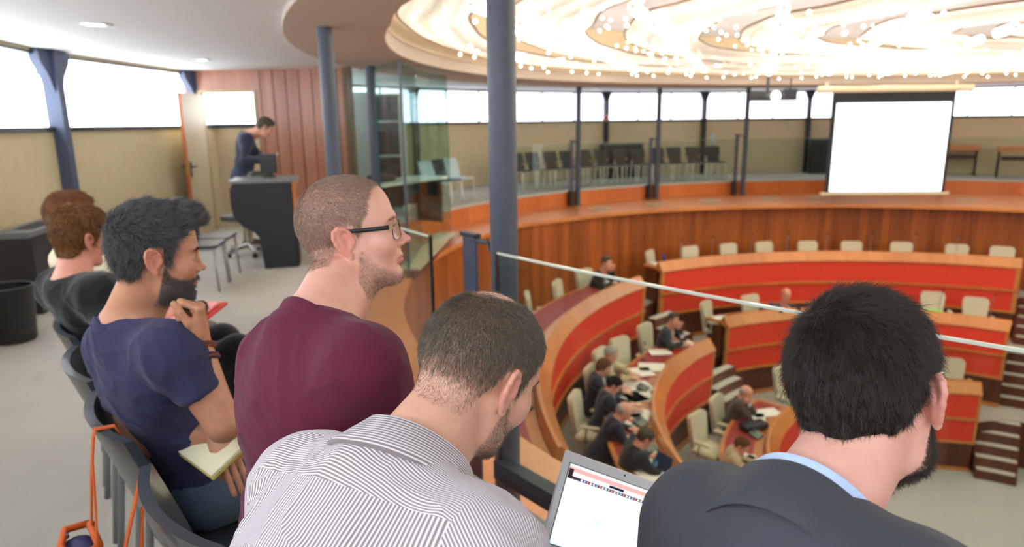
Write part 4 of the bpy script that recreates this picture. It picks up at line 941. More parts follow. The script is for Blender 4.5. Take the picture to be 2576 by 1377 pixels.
# ------------------------------------------------------------------ person builder
def nrmz(v): return v/np.linalg.norm(v)
def frame(yawdeg,up): 
    fw=np.array([math.sin(rad(yawdeg)),math.cos(rad(yawdeg)),0]); up=nrmz(up); fw=nrmz(fw-up*(fw@up)); rt=np.cross(fw,up); return np.stack((rt,fw,up),1)
def torso(fl,S,off,sl=1.0):
    p,Rb,SL,SR,Nb=S['p'],S['Rb'],S['SL'],S['SR'],S['Nb']; rt,fw,up=Rb.T; Sc=(SL+SR)/2; g=S.get('girth',1.0); k=.05; H=np.linalg.norm(Sc-p)
    fl.ell(p+up*.02,np.array((.165,.125,.13))*g,Rb,0,'u',off); fl.ell(p+up*H*.38+fw*.008,np.array((.148,.112,.17))*g,Rb,k,'u',off)
    fl.ell(Sc-up*.13,np.array((.160,.108,.19))*g,Rb,k,'u',off); fl.ell(Sc-up*.085-fw*.028,(.165,.082,.145),Rb,k,'u',off)
    fl.cone(SL+up*-.005,SR+up*-.005,.046,.046,k,'u',off)
    for s in(SL,SR): fl.ell(s-up*.012,(.046,.050,.058),Rb,.075,'u',off); fl.cone(Nb-up*.020-fw*.012,s*.80+Nb*.20+up*.006,.046,.036,.06,'u',off)
def hand(fl,Wp,hx,hy,curl,thumb=(.55,.75,-.35),sp=.0205,sc=1.0,tcurl=.4,side=1):
    hx,hy=nrmz(hx),nrmz(hy); hy=nrmz(hy-hx*(hx@hy)*0); hx=nrmz(hx-hy*(hx@hy)); hz=np.cross(hx,hy)*side
    return _hand(fl,Wp,hx,hy,hz,curl,thumb,sp,sc,tcurl)
def _hand(fl,Wp,hx,hy,hz,curl,thumb,sp,sc,tcurl):
    """hx towards the thumb, hy along the fingers, hz out of the back of the hand"""
    fl.cone(Wp-hy*.01,Wp+hy*.03,.026*sc,.030*sc,.02,'u',0,(hz,.68))
    Rr=np.stack((hx,hy,hz),1); fl.box(Wp+hy*.050*sc,np.array((.039,.044,.0135))*sc,Rr,.012,.018)
    for i in range(4):
        b=Wp+hy*(.088-(.0,.0,.003,.009)[i])*sc+hx*(.0305-i*sp)*sc; L_=[(.041,.027,.021),(.045,.030,.022),(.042,.028,.021),(.033,.021,.018)][i]; r=(.0088,.0092,.0088,.0078)[i]*sc; a=0
        fl.ell(b,(.0098*sc,.0105*sc,.0100*sc),Rr,.008)
        for j in range(3):
            a+=curl[i][j] if isinstance(curl[i],(tuple,list)) else curl[i]*(1,1.1,.7)[j]
            d=hy*math.cos(a)-hz*math.sin(a); e=b+d*L_[j]*sc; fl.cone(b,e,r,r*.92,.004); b=e; r*=.92
    b=Wp+hy*.022*sc+hx*.030*sc; d=nrmz(hx*thumb[0]+hy*thumb[1]+hz*thumb[2]); r=.0125*sc
    ax=nrmz(np.cross(d,hx if abs(d@hx)<.95 else hz))
    for j,l in enumerate((.040,.032,.026)):
        e=b+d*l*sc; fl.cone(b,e,r,r*.88,.010 if j==0 else .004); b=e; r*=.88; d=nrmz(d-hx*tcurl*.5-hz*tcurl*.3+hy*.1)
def limb(fl,S,E_,W_,off=0,ra=(.049,.041),rb=(.041,.027),k=.03):
    fl.cone(S,E_,ra[0],ra[1],k,'u',off); fl.cone(E_,W_,rb[0],rb[1],.02,'u',off)
def capped(fl,a,b,ra,rb,k,over=.05):
    """tapered sleeve with a flat open end at b"""
    a=np.asarray(a,float); b=np.asarray(b,float); d=nrmz(b-a); r=max(ra,rb); lo=np.minimum(a,b)-r; hi=np.maximum(a,b)+r; sl,P=fl.sub(lo,hi,k+.02)
    if sl is None: return
    L_=np.linalg.norm(b-a); v=P-a; t=v@d; tc=np.clip(t,0,L_); q=v-tc[...,None]*d; dd=np.sqrt((q*q).sum(-1))-(ra+(rb-ra)*tc/L_); dd=np.maximum(dd,t-L_); fl.comb(sl,dd.astype(np.float32),k,'u')
def fabric(name,rgb,rgb2=None,scale=900,rough=.85,sheen=.25,fold=True,var=.06):
    if name in MATS: return MATS[name]
    m,nt,b=nodes(name); tc=N(nt,'ShaderNodeTexCoord'); n=N(nt,'ShaderNodeTexNoise',Scale=scale,Detail=2.); L(nt,tc.outputs['Object'],n.inputs['Vector'])
    c=s2l(rgb); c2=s2l(rgb2) if rgb2 else [min(1,x*(1+var*4)) for x in c]
    mx=N(nt,'ShaderNodeMix',data_type='RGBA'); L(nt,n.outputs['Fac'],mx.inputs['Factor']); mx.inputs['A'].default_value=rgba([x*(1-var*2) for x in c]); mx.inputs['B'].default_value=rgba(c2); L(nt,mx.outputs['Result'],b.inputs['Base Color'])
    b.inputs['Roughness'].default_value=rough; b.inputs['Sheen Weight'].default_value=sheen; b.inputs['Specular IOR Level'].default_value=.2; bump(nt,b,n.outputs['Fac'],.0006,.5); MATS[name]=m; return m
def striped():
    m,nt,b=nodes('striped_shirt'); A_=lambda n:N(nt,'ShaderNodeAttribute',attribute_name=n).outputs['Fac']
    def gt(o,v): g=N(nt,'ShaderNodeMath',operation='GREATER_THAN'); L(nt,o,g.inputs[0]); g.inputs[1].default_value=v; return g.outputs[0]
    def mixf(f,a,c): x=N(nt,'ShaderNodeMix',data_type='FLOAT'); L(nt,f,x.inputs['Factor']); L(nt,a,x.inputs['A']); L(nt,c,x.inputs['B']); return x.outputs['Result']
    u=mixf(gt(A_('yoke'),.5),A_('su'),A_('sv')); u=mixf(gt(A_('slv'),.5),u,A_('sw'))
    dv=N(nt,'ShaderNodeMath',operation='DIVIDE'); L(nt,u,dv.inputs[0]); dv.inputs[1].default_value=.0052
    fr=N(nt,'ShaderNodeMath',operation='FRACT'); L(nt,dv.outputs[0],fr.inputs[0])
    pp=N(nt,'ShaderNodeMath',operation='PINGPONG'); L(nt,dv.outputs[0],pp.inputs[0]); pp.inputs[1].default_value=.5
    mr=N(nt,'ShaderNodeMapRange'); L(nt,pp.outputs[0],mr.inputs['Value']); mr.inputs['From Min'].default_value=.17; mr.inputs['From Max'].default_value=.25
    mx=N(nt,'ShaderNodeMix',data_type='RGBA'); L(nt,mr.outputs[0],mx.inputs['Factor']); mx.inputs['A'].default_value=rgba(s2l((228,224,234))); mx.inputs['B'].default_value=rgba(s2l((138,128,130)))
    L(nt,mx.outputs['Result'],b.inputs['Base Color']); b.inputs['Roughness'].default_value=.85; b.inputs['Sheen Weight'].default_value=.2; b.inputs['Specular IOR Level'].default_value=.2
    return m
EYEW=mat('eye_white',(186,176,168),.2); IRIS=mat('eye_iris',(74,62,50),.1); 
def eyeball(O,R,s,par,sc=1.0):
    bm=bmesh.new(); bmesh.ops.create_uvsphere(bm,u_segments=20,v_segments=14,radius=.0119*sc)
    for f in bm.faces:
        f.smooth=True; c=f.calc_center_median().normalized(); f.material_index=2 if c.z>.975 else 1 if c.z>.885 else 0
    me=bpy.data.meshes.new('eye'); bm.to_mesh(me); bm.free(); o=finish('eye',me,[EYEW,IRIS,BLACK],par)
    c=O+R@(V3(s*.0315,.0742,.0033)*sc); o.matrix_world=Matrix(((R[0,0],R[0,2],R[0,1],c[0]),(R[1,0],R[1,2],R[1,1],c[1]),(R[2,0],R[2,2],R[2,1],c[2]),(0,0,0,1)))
    return o
def hairline(kind):
    """lower limit of the hair (z) along the head (y)"""
    if kind=='short':  y=[-.13,-.085,-.06,-.042,-.034,-.026,.002,.010,.014,.026,.031,.040,.052,.066,.078,.2]; z=[-.044,-.050,-.050,-.042,-.014,.030,.036,.034,-.014,-.016,.020,.052,.060,.074,.084,.09]
    elif kind=='buzz': y=[-.13,-.085,-.06,-.045,-.034,-.026,.002,.010,.014,.022,.030,.042,.050,.058,.070,.2]; z=[-.040,-.044,-.044,-.038,-.012,.028,.034,.032,.000,.004,.034,.046,.078,.094,.100,.11]
    elif kind=='high': y=[-.13,-.095,-.07,-.05,-.036,-.028,.002,.010,.014,.026,.031,.040,.052,.066,.078,.2]; z=[-.028,-.032,-.032,-.028,-.010,.028,.036,.034,-.010,-.012,.020,.052,.062,.078,.088,.10]
    elif kind=='nape': y=[-.13,-.095,-.07,-.05,-.036,-.028,.002,.010,.014,.026,.031,.040,.052,.066,.078,.2]; z=[-.050,-.056,-.054,-.044,-.014,.030,.036,.034,-.010,-.012,.020,.052,.062,.078,.088,.10]
    elif kind=='woman':y=[-.13,-.085,-.06,-.042,-.020,.002,.010,.022,.034,.045,.058,.072,.2]; z=[-.070,-.078,-.074,-.060,-.034,-.018,-.022,-.020,.012,.048,.066,.078,.09]
    elif kind=='bald': y=[-.13,-.085,-.06,-.040,-.030,.01,.02,.03,.2]; z=[-.060,-.064,-.058,-.03,.015,.02,.02,.3,.3]
    if kind=='bald': return lambda P:np.minimum(P[:,2]-np.interp(P[:,1],y,z),.046-P[:,2])
    return lambda P:P[:,2]-np.interp(P[:,1],y,z)+.004*vnoise(P,60,9)+(.010*np.exp(-(P[:,0]/.016)**2)*(P[:,1]<-.05) if kind=='high' else 0)
def person(label,S,skin,hairc,hair='short',thick=.012,cloth='tshirt',cmat=None,hi=True,hairn=0,strand=.012,legs=None,stub=0,shoes=BLACK,front=None,group=None,fem=False,eyes=True,flow=None,thickfn=None,densfn=None,lift=.25,nose=1.0,jaw=1.0,flare=20,sc=1.0,name='person',ruddy=.5,srad=.00035,collar=None,neckr=(.054,.060),stubfn=None,lenfn=None,curl=.15,browk=1.0):
    O,R=S['O'],S['R']; p=S['p']; SL,SR=S['SL'],S['SR']; Sc=(SL+SR)/2; up=nrmz(Sc-p); S['Rb']=Rb=frame(S['yaw'],up) if 'Rbf' not in S else S['Rbf']; rt,fw=Rb[:,0],Rb[:,1]
    if 'Nb' not in S: S['Nb']=Sc+up*S.get('nb',.045)-fw*.012
    Nb=S['Nb']; base=V3(p[0],p[1],S.get('floor',0))
    root=empty(name,tuple(base),0,label,'person',group)
    def rel(V): return V-base
    pts=[O+R@V3(a,b,c) for a in(-.1,.1) for b in(-.13,.13) for c in(-.13,.15)]; lo=np.min(pts,0); hi_=np.max(pts,0)
    allp=[O,p,SL,SR]+[S[k] for k in('EL','WL','ER','WR') if k in S]; lg=[S[k] for k in('KL','KR','AL','AR') if k in S]
    alo=np.min(allp+[lo]+lg,0)-.2; ahi=np.max(allp+[hi_]+lg,0)+.2; alo[2]=max(alo[2],S.get('floor',0)+.002 if lg else alo[2])
    ff,fc=(.0024,.011) if hi else (.0075,.02)
    dense=[[(lo[i],hi_[i])] for i in range(3)]
    for hp in S.get('hands',[]):
        for i in range(3): dense[i].append((hp['W'][i]-.11,hp['W'][i]+.11))
    ax=[axis_grid(alo[i],ahi[i],ff,fc,dense[i]) for i in range(3)]
    fl=Field(*ax); torso(fl,S,-.004)
    if 'KL' in S:
        for h,kn,an in((-1,'KL','AL'),(1,'KR','AR')):
            fl.cone(p+rt*h*.085,S[kn],.072,.052,.05); fl.cone(S[kn],S[an],.052,.036,.03); fl.cone(S[an],S[an]+fw*.12-V3(0,0,.03),.036,.03,.02)
    if 'EL' in S: limb(fl,SL,S['EL'],S['WL'])
    if 'ER' in S: limb(fl,SR,S['ER'],S['WR'])
    fl.cone(O+R@V3(0,-.030,-.045),Nb-fw*.005,neckr[0]*sc,neckr[1],.035); fl.cone(O+R@V3(0,.015,-.080),Nb+fw*.030-up*.01,.036*sc,.050,.04)
    head_field(fl,O,R,fem=fem,nose=nose,jaw=jaw,flare=flare,detail=hi,sc=sc)
    for hp in S.get('hands',[]): hand(fl,hp['W'],hp['hx'],hp['hy'],hp['curl'],hp.get('thumb',(.55,.75,-.35)),sc=hp.get('sc',1.0),tcurl=hp.get('tcurl',.4),side=hp.get('side',1))
    V,Fc=surfnet(fl); V=relax(V,Fc,1,.5)
    Ph=to_head(V,O,R,sc); inhead=(np.abs(Ph[:,0])<.11)&(np.abs(Ph[:,1])<.14)&(Ph[:,2]>-.16)&(Ph[:,2]<.16)
    x,y,z=np.abs(Ph[:,0]),Ph[:,1],Ph[:,2]
    lip=inhead*(y>.075)*sstep(.0235,.019,x)*sstep(-.0775,-.0735,z)*sstep(-.0570,-.0600,z)
    ear=inhead*sstep(.0745,.0790,x)*(y<.012)*(y>-.042)*(z<.045)*sstep(-.034,-.028,z)
    nosem=inhead*sstep(.098,.108,y)*(z<-.01)*(z>-.05)*.5; cheek=inhead*sstep(.03,0,np.sqrt((x-.045)**2+(y-.06)**2+(z+.022)**2))*.45
    st=np.zeros(len(V))
    if stub:
        line=np.interp(y,[-.05,.0,.012,.03,.05,.075,.2],[-.20,-.1,-.012,-.040,-.050,-.050,-.050]); st=stub*inhead*sstep(-.004,.010,line-z)*sstep(-.020,.015,y+0*.5-.0+(-.0))*sstep(-.135,-.105,z)
        st=np.maximum(st,stub*inhead*(y>.07)*sstep(.026,.018,x)*sstep(-.060,-.056,z)*sstep(-.046,-.051,z)); st*=1-lip
        if stubfn is not None: st=st*stubfn(Ph)
    brow=inhead*sstep(.0045,.001,np.abs(z-(.0265-.0*(x))+.15*np.maximum(0,x-.03)))*(y>.06)*sstep(.010,.014,x)*sstep(.048,.040,x); st=np.maximum(st,brow*.85*browk)
    hl=hairline(hair)(Ph) if hair else None
    if hair: st=np.maximum(st,inhead*sstep(-.006,.008,hl)*(1-ear)*(1 if densfn is None else densfn(Ph))*.9)
    body=npmesh('body',rel(V),Fc,skin,root,{'stubble':st,'lip':lip,'ruddy':np.clip(ear*ruddy*1.2+nosem*ruddy+cheek*ruddy,0,1)})
    if eyes and hi:
        for s in(-1,1): e=eyeball(O-base,R,s,root,sc)
    # hair
    if hair and thick>0:
        f2=.0028 if hi else .0075; g=[axis_grid(lo[i]-.03,hi_[i]+.03,f2,f2,[]) for i in range(3)]; h=Field(*g); head_field(h,O,R,fem=fem,detail=False,ears=False,jaw=jaw,sc=sc); h.cone(O+R@V3(0,-.030,-.045),Nb,neckr[0]*sc,neckr[1],.035)
        P=h.grid().reshape(-1,3); Pl=to_head(P,O,R,sc); m=np.abs(h.F.ravel())<.06; th=np.full(len(P),-.003); q=Pl[m]; hh=hairline(hair)(q)
        T=thick*np.ones(len(q)) if thickfn is None else thickfn(q)
        nz=vnoise(q,90,3)*.12+vnoise(q,35,5)*.10
        th[m]=(T*(1+nz))*sstep(-.002,.016,hh)-.003*sstep(.004,-.004,hh); h.F=(h.F.ravel()-th).reshape(h.F.shape).astype(np.float32)
        HV,HF=surfnet(h); HV=relax(HV,HF,1,.4); Hl=to_head(HV,O,R,sc); ok=hairline(hair)(Hl)>-.008; KV,KF,_=keep_faces(HV,HF,ok)
        if len(KF):
            hm=npmesh('hair',rel(KV),KF,hairc[0],root)
            if hairn:
                w=sstep(-.004,.006,hairline(hair)(to_head(KV,O,R,sc))); 
                if densfn is not None: w=w*densfn(to_head(KV,O,R,sc))
                RP,RN=sample_surface(KV,KF,w,hairn); ql=to_head(RP,O,R,sc); fl_=flow(ql)@R.T; t_=fl_-RN*(fl_*RN).sum(1,keepdims=True); t_/=np.linalg.norm(t_,axis=1,keepdims=True)+1e-9
                ln=strand*(.6+.8*rng.random(len(RP)))*(1 if lenfn is None else lenfn(ql)); strands('hair_strands',rel(RP-RN*.001),t_,RN,ln,srad,hairc[1],hm,lift,curl)
    elif hair and hairn:
        w=np.where(inhead,sstep(-.004,.010,hl)*(1-ear),0)*(1 if densfn is None else densfn(Ph)); RP,RN=sample_surface(V,Fc,w,hairn); ql=to_head(RP,O,R,sc); fl_=flow(ql)@R.T; t_=fl_-RN*(fl_*RN).sum(1,keepdims=True); t_/=np.linalg.norm(t_,axis=1,keepdims=True)+1e-9
        strands('hair',rel(RP),t_,RN,strand*(.6+.8*rng.random(len(RP)))*(1 if lenfn is None else lenfn(ql)),srad,hairc[1],root,lift,curl)
    if stub and hi:
        w=np.where(inhead,st*(y>-.03)*(z<-.0),0); n=int(12000*stub); RP,RN=sample_surface(V,Fc,w,n); ql=to_head(RP,O,R,sc); dn=np.array([0,.25,-1.])@R.T; t_=np.tile(dn,(len(RP),1)); strands('beard',rel(RP),t_,RN,(.0022 if stub<.8 else .006)*(.6+.8*rng.random(len(RP))),.00016,hairc[1],root,.5,.25,3)
        w=np.where(inhead,brow,0); RP,RN=sample_surface(V,Fc,w,int(700*browk)); sgn=np.sign(to_head(RP,O,R)[:,:1]); t_=(np.hstack((sgn*1.,np.zeros_like(sgn),sgn*0+.15)))@R.T; strands('eyebrows',rel(RP),t_,RN,.0045*(.6+.6*rng.random(len(RP))),.00022,hairc[1],root,.08,.12,3)
    # clothes
    if cloth:
        res=S.get('cres',.0050 if hi else .013); tlo=np.min([p,SL,SR]+([S['EL'],S['WL']] if 'EL' in S else [])+([S['ER'],S['WR']] if 'ER' in S else []),0)-.22; thi=np.max([p,SL,SR,Nb]+([S['EL'],S['WL']] if 'EL' in S else [])+([S['ER'],S['WR']] if 'ER' in S else []),0)+.16
        cl=Field(*[axis_grid(tlo[i],thi[i],res,res,[]) for i in range(3)]); off={'tshirt':.003,'shirt':.007,'jacket':.015}[cloth]; torso(cl,S,off)
        if cloth=='jacket':
            for s in(SL,SR): cl.ell(s+up*.006+(s-Sc)*.03,(.064,.066,.052),Rb,.03)
            cl.ell(p-up*.02,np.array((.185,.145,.15))*S.get('girth',1),Rb,.05)
        for s,ek,wk in((SL,'EL','WL'),(SR,'ER','WR')):
            if ek not in S: continue
            E_,W_=S[ek],S[wk]
            if cloth=='tshirt':
                fr_=S.get('sleeve',.62); capped(cl,s-up*.006,s+(E_-s)*fr_,.051,.056,.06)
            else:
                r=.058 if cloth=='shirt' else .066; cl.cone(s-up*.008,E_,r-.006,r-.010,.06); d=nrmz(W_-E_); capped(cl,E_,W_-d*.004,r-.010,r-.020,.02)
        hole=S.get('hole',.062)
        cl.cone(Nb+up*.13+ (O+R@V3(0,-.03,-.05)-Nb)*.2,Nb+up*S.get('holez',-.012)+fw*.032,hole+.004,hole,.006,'s')
        P=cl.grid(); m=np.abs(cl.F)<.03; q=(P[m]-p)@Rb
        amp=S.get('fold',.004)*(.25 if hi else 1); d_=vnoise(q*np.array([1,1,.55]),13,1)*amp+vnoise(q*np.array([1.3,1,.7]),30,2)*amp*.45
        ax_=(O+R@V3(0,-.03,-.05))-Nb; pn=P[m]-Nb; tt=pn@nrmz(ax_); rr_=np.sqrt(((pn-tt[:,None]*nrmz(ax_))**2).sum(1))
        rib=sstep(hole+.024,hole+.021,rr_)*(tt>-.06) if cloth=='tshirt' else 0
        cl.F[m]+=(d_*sstep(hole+.01,hole+.05,rr_)-rib*.0022).astype(np.float32)
        CV,CF=surfnet(cl); CV=relax(CV,CF,S.get('smooth',(16 if cloth=='tshirt' else 7) if hi else 1),.5)
        if hi:
            n_=np.zeros_like(CV); fn=np.cross(CV[CF[:,2]]-CV[CF[:,0]],CV[CF[:,3]]-CV[CF[:,1]])
            for j in range(4): np.add.at(n_,CF[:,j],fn)
            n_/=np.linalg.norm(n_,axis=1,keepdims=True)+1e-9; q=(CV-p)@Rb; w1=q+.03*np.stack([vnoise(q,9,s_) for s_ in(11,12,13)],-1)
            r1=1-np.abs(vnoise(w1*np.array([1.0,1,.55]),11,21)); r2=1-np.abs(vnoise(w1*np.array([.7,1,1.25])+.3*w1[:,[2,0,1]],19,22)); am=S.get('fold',.004)
            CV=CV+n_*(am*.9*(r1**3-.12)+am*.55*(r2**4-.08))[:,None]
        Q=(CV-p)@Rb; at_={}
        if cloth=='shirt' and S.get('stripe'):
            H=(Sc-p)@up; sdl=(SL-p)@Rb; yk=Q[:,2]-(H-S.get('yokez',.045))-.10*np.abs(Q[:,0])*0
            at_={'su':np.arctan2(Q[:,0],.13-Q[:,1])*.24,'sv':np.arctan2(Q[:,2]-(H-.075),-(Q[:,1]-.01))*.20,'yoke':.5+yk*40}
            slm=np.full(len(CV),-1.); sw=np.zeros(len(CV))
            for s,ek in((SL,'EL'),(SR,'ER')):
                if ek in S:
                    d=nrmz(S[ek]-s); t=(CV-s)@d; out=((CV-s)@nrmz(s-Sc)); mk=np.minimum(t-.0,.04+out)*40; mk=np.where(np.linalg.norm(CV-(s+d*np.clip(t,0,.35)[:,None]),axis=1)<.09,out*40-.2,-1); slm=np.maximum(slm,.5+mk); a1=nrmz(np.cross(d,fw)); a2=np.cross(d,a1); v=CV-s; sw=np.where(mk>-.5,np.arctan2(v@a1,v@a2)*.11,sw)
            at_['slv']=slm; at_['sw']=sw
        co=npmesh({'tshirt':'t_shirt','shirt':'shirt','jacket':'jacket'}[cloth],rel(CV),CF,cmat,root,at_)
        if front and cloth=='jacket':
            nv=None
            H=(Sc-p)@up; t=(H-Q[:,2]); f_=(Q[:,1]>.0)&(t>-.06)&(t<.30); wv=np.interp(t,[-.06,0,.30],[.075,.062,.006])
            for nm,mk,mm,push in(('shirt_front',f_&(np.abs(Q[:,0])<wv),front[0],.004),('tie',f_&(np.abs(Q[:,0])<np.minimum(wv,.022)),front[1],.008)):
                if mm is None or mk.sum()<8: continue
                KV,KF,us=keep_faces(CV,CF,mk)
                if len(KF): npmesh(nm,rel(KV+fw*push),KF,mm,co)
        if 'KL' in S:
            tl=np.min([p]+lg,0)-.17; th_=np.max([p]+lg,0)+.17; tl[2]=S.get('floor',0)+.03; res2=.010 if hi else .016; tr=Field(*[axis_grid(tl[i],th_[i],res2,res2,[]) for i in range(3)])
            tr.ell(p+up*-.005,(.170,.130,.12),Rb,0)
            for hsg,kn,an in((-1,'KL','AL'),(1,'KR','AR')): tr.cone(p+rt*hsg*.085,S[kn],.088,.070,.05); capped(tr,S[kn],S[an]+(S[an]-S[kn])*.04,.070,.056,.04)
            m=np.abs(tr.F)<.03; tr.F[m]+=(vnoise(tr.grid()[m],16,4)*.006).astype(np.float32)
            TV,TF=surfnet(tr); TV=relax(TV,TF,1,.5); npmesh('trousers',rel(TV),TF,legs,root)
            for an in('AL','AR'):
                sh=MB(); a=S[an]-base; f0=V3(fw[0],fw[1],0); f0/=np.linalg.norm(f0); z0=a[2]
                sh.tube([tuple(V3(a[0],a[1],.048)-f0*.07),tuple(V3(a[0],a[1],.052)-f0*.04),tuple(V3(a[0],a[1],.05)+f0*.06),tuple(V3(a[0],a[1],.038)+f0*.15),tuple(V3(a[0],a[1],.034)+f0*.19)],[.03,.046,.046,.036,.018],12); sh.build('shoe',shoes,root,smooth=True)
    return root,S
def seat_pose(p,yaw,floor=0,lean=0,roll=0,H=.46,sw=.175,knee=.44,spread=.10,head=None,hyaw=None,hpitch=8,hroll=0,neck=(.035,.185)):
    """default sitting pose from the pelvis"""
    Rb=eulR(yaw,lean,roll); up=Rb[:,2]; fw=Rb[:,1]; rt=Rb[:,0]; f0=V3(math.sin(rad(yaw)),math.cos(rad(yaw)),0); r0=V3(f0[1],-f0[0],0); p=np.array(p,float); Sc=p+up*H
    S=dict(p=p,yaw=yaw,SL=Sc-rt*sw,SR=Sc+rt*sw,floor=floor)
    S['O']=np.array(head,float) if head is not None else Sc+up*neck[1]+fw*neck[0]; S['R']=eulR(hyaw if hyaw is not None else yaw,hpitch,hroll)
    for n,s in(('L',-1),('R',1)):
        S['K'+n]=p+f0*knee+r0*s*spread+V3(0,0,-.02); S['A'+n]=V3(*(p+f0*(knee-.02)+r0*s*spread)[:2],floor+.09)
    S['_']=(up,fw,rt,f0,r0); return S
def ik(S,W_,l1,l2,pole):
    """elbow between shoulder and wrist, pushed towards pole"""
    d=W_-S; L_=min(np.linalg.norm(d),(l1+l2)*.995); d=nrmz(d); a=(l1*l1-l2*l2+L_*L_)/(2*L_); h=math.sqrt(max(0,l1*l1-a*a)); q=pole-d*(pole@d); return S+d*a+nrmz(q)*h
# ------------------------------------------------------------------ the people in the gallery
nd=lambda *q:np.array(dep(*q))
def cast(p,yaw,O,SL,SR,hyaw,hpitch,hroll=0,knee=.44,spread=.11,**kw):
    S=seat_pose(p,yaw,knee=knee,spread=spread); S['O']=O; S['SL']=SL; S['SR']=SR; S['R']=eulR(hyaw,hpitch,hroll); S.update(kw); return S
BLKT=fabric('black_cloth_wool',(20,20,24)); JEANS=fabric('blue_denim',(58,76,98),(92,112,134),500,.8,.1,var=.12)
# --- man in the dark suit
SK4=skin_mat('skin_pink',(226,172,156),(44,34,30)); H4=(hair_mat('dark_hair',(24,20,18),(38,32,28)),strand_mat('dark_strand',(20,17,15),(62,52,44)))
wp4=V3(-.030,-.055,.115)
def flow4(q): 
    v=q-wp4; r=np.linalg.norm(v,axis=1,keepdims=True); sw=np.cross(v,np.array([0,0,1.]))*.35; d=(v+sw)/(r+1e-6); d+=np.array([0,0.,-.55])*sstep(.02,.12,r)+np.array([0,.5,0])*sstep(.06,.12,q[:,2:3]); return d
def thick4(q): 
    r=np.linalg.norm(q-wp4,axis=1); return .003+.003*sstep(-.06,.05,q[:,2])+.004*sstep(.06,.12,q[:,2])-.004*sstep(.035,.0,r)+.003*sstep(.05,.09,q[:,1])
S4=cast(V3(.22,.52,.58),44,nd(2180,990,.90),nd(1775,1320,.95),nd(2335,1575,.68),47,6,-12,hole=.066,fold=.0035)
up4=nrmz((S4['SL']+S4['SR'])/2-S4['p'])
for s,k in((-1,'L'),(1,'R')): 
    f0=S4['_'][3]; r0=S4['_'][4]; S4['W'+k]=S4['p']+f0*.42+r0*s*.10+V3(0,0,.16); S4['E'+k]=ik(S4['S'+k],S4['W'+k],.30,.26,r0*s*.6-f0*.6-V3(0,0,.5))
SUIT=fabric('charcoal_suit',(54,57,66),(78,81,90),1400,.8,.08); LBLUE=fabric('light_blue_shirt',(176,198,240),None,900,.7,.1)
S4['hands']=[dict(W=S4['W'+k],side=-s,hx=-S4['_'][4]*s,hy=S4['_'][3]-V3(0,0,.2),curl=[.35]*4) for s,k in((-1,'L'),(1,'R'))]
m4,S4=person('man with thick dark hair in a charcoal suit jacket, seen from behind at the right',S4,SK4,H4,'high',.02,'jacket',SUIT,hairn=42000,strand=.020,lenfn=lambda q:.55+.45*sstep(-.03,.06,q[:,2]),curl=.17,legs=SUIT,stub=.95,flow=flow4,thickfn=thick4,lift=.06,flare=31,srad=.00022,ruddy=.55)
def collar(root,S,mtl,name,prof,a0=-150,a1=150,tilt=14,drop=.02,noise=0,lowside=.03):
    """swept collar round the neck; prof rows (radius, height); angle 0 is the nape"""
    base=np.array(root.location); Nb=S['Nb']; ax=nrmz(.4*nrmz((S['O']+S['R']@V3(0,-.03,-.05))-Nb)+.6*S['Rb'][:,2]); fw=S['Rb'][:,1]; f=nrmz(fw-ax*(fw@ax)); rt=np.cross(f,ax)
    b=MB(); n=40; rows=[]
    for i in range(n+1):
        a=rad(a0+(a1-a0)*i/n); dirv=-f*math.cos(a)+rt*math.sin(a); fr=1-math.cos(a); out=[]
        for r,h in prof:
            c=Nb+f*(.001+.014*fr)+dirv*r*(1+.10*abs(math.sin(a)))+ax*(h-drop*fr- lowside*abs(math.sin(a))**2*(1 if h<.02 else .35)); out.append(b.bm.verts.new(tuple(c-base)))
        rows.append(out)
    m=len(prof)
    for i in range(n):
        for j in range(m): b.face([rows[i][j],rows[i][(j+1)%m],rows[i+1][(j+1)%m],rows[i+1][j]],[(i/n,j/m),(i/n,(j+1)/m),((i+1)/n,(j+1)/m),((i+1)/n,j/m)])
    b.face(rows[0]); b.face(rows[-1][::-1]); o=b.build(name,mtl,root,smooth=True,sharp=60); return o
jk4=[c for c in m4.children if c.name.startswith('jacket')][0]
collar(m4,S4,LBLUE,'shirt_collar',[(.062,.064),(.066,.070),(.069,.066),(.074,.01),(.070,.0),(.064,.0)],-140,140,lowside=.014)
collar(m4,S4,SUIT,'jacket_collar',[(.068,.056),(.072,.060),(.080,.056),(.098,.014),(.106,-.002),(.104,-.006),(.075,.012)],-150,150,lowside=.030)
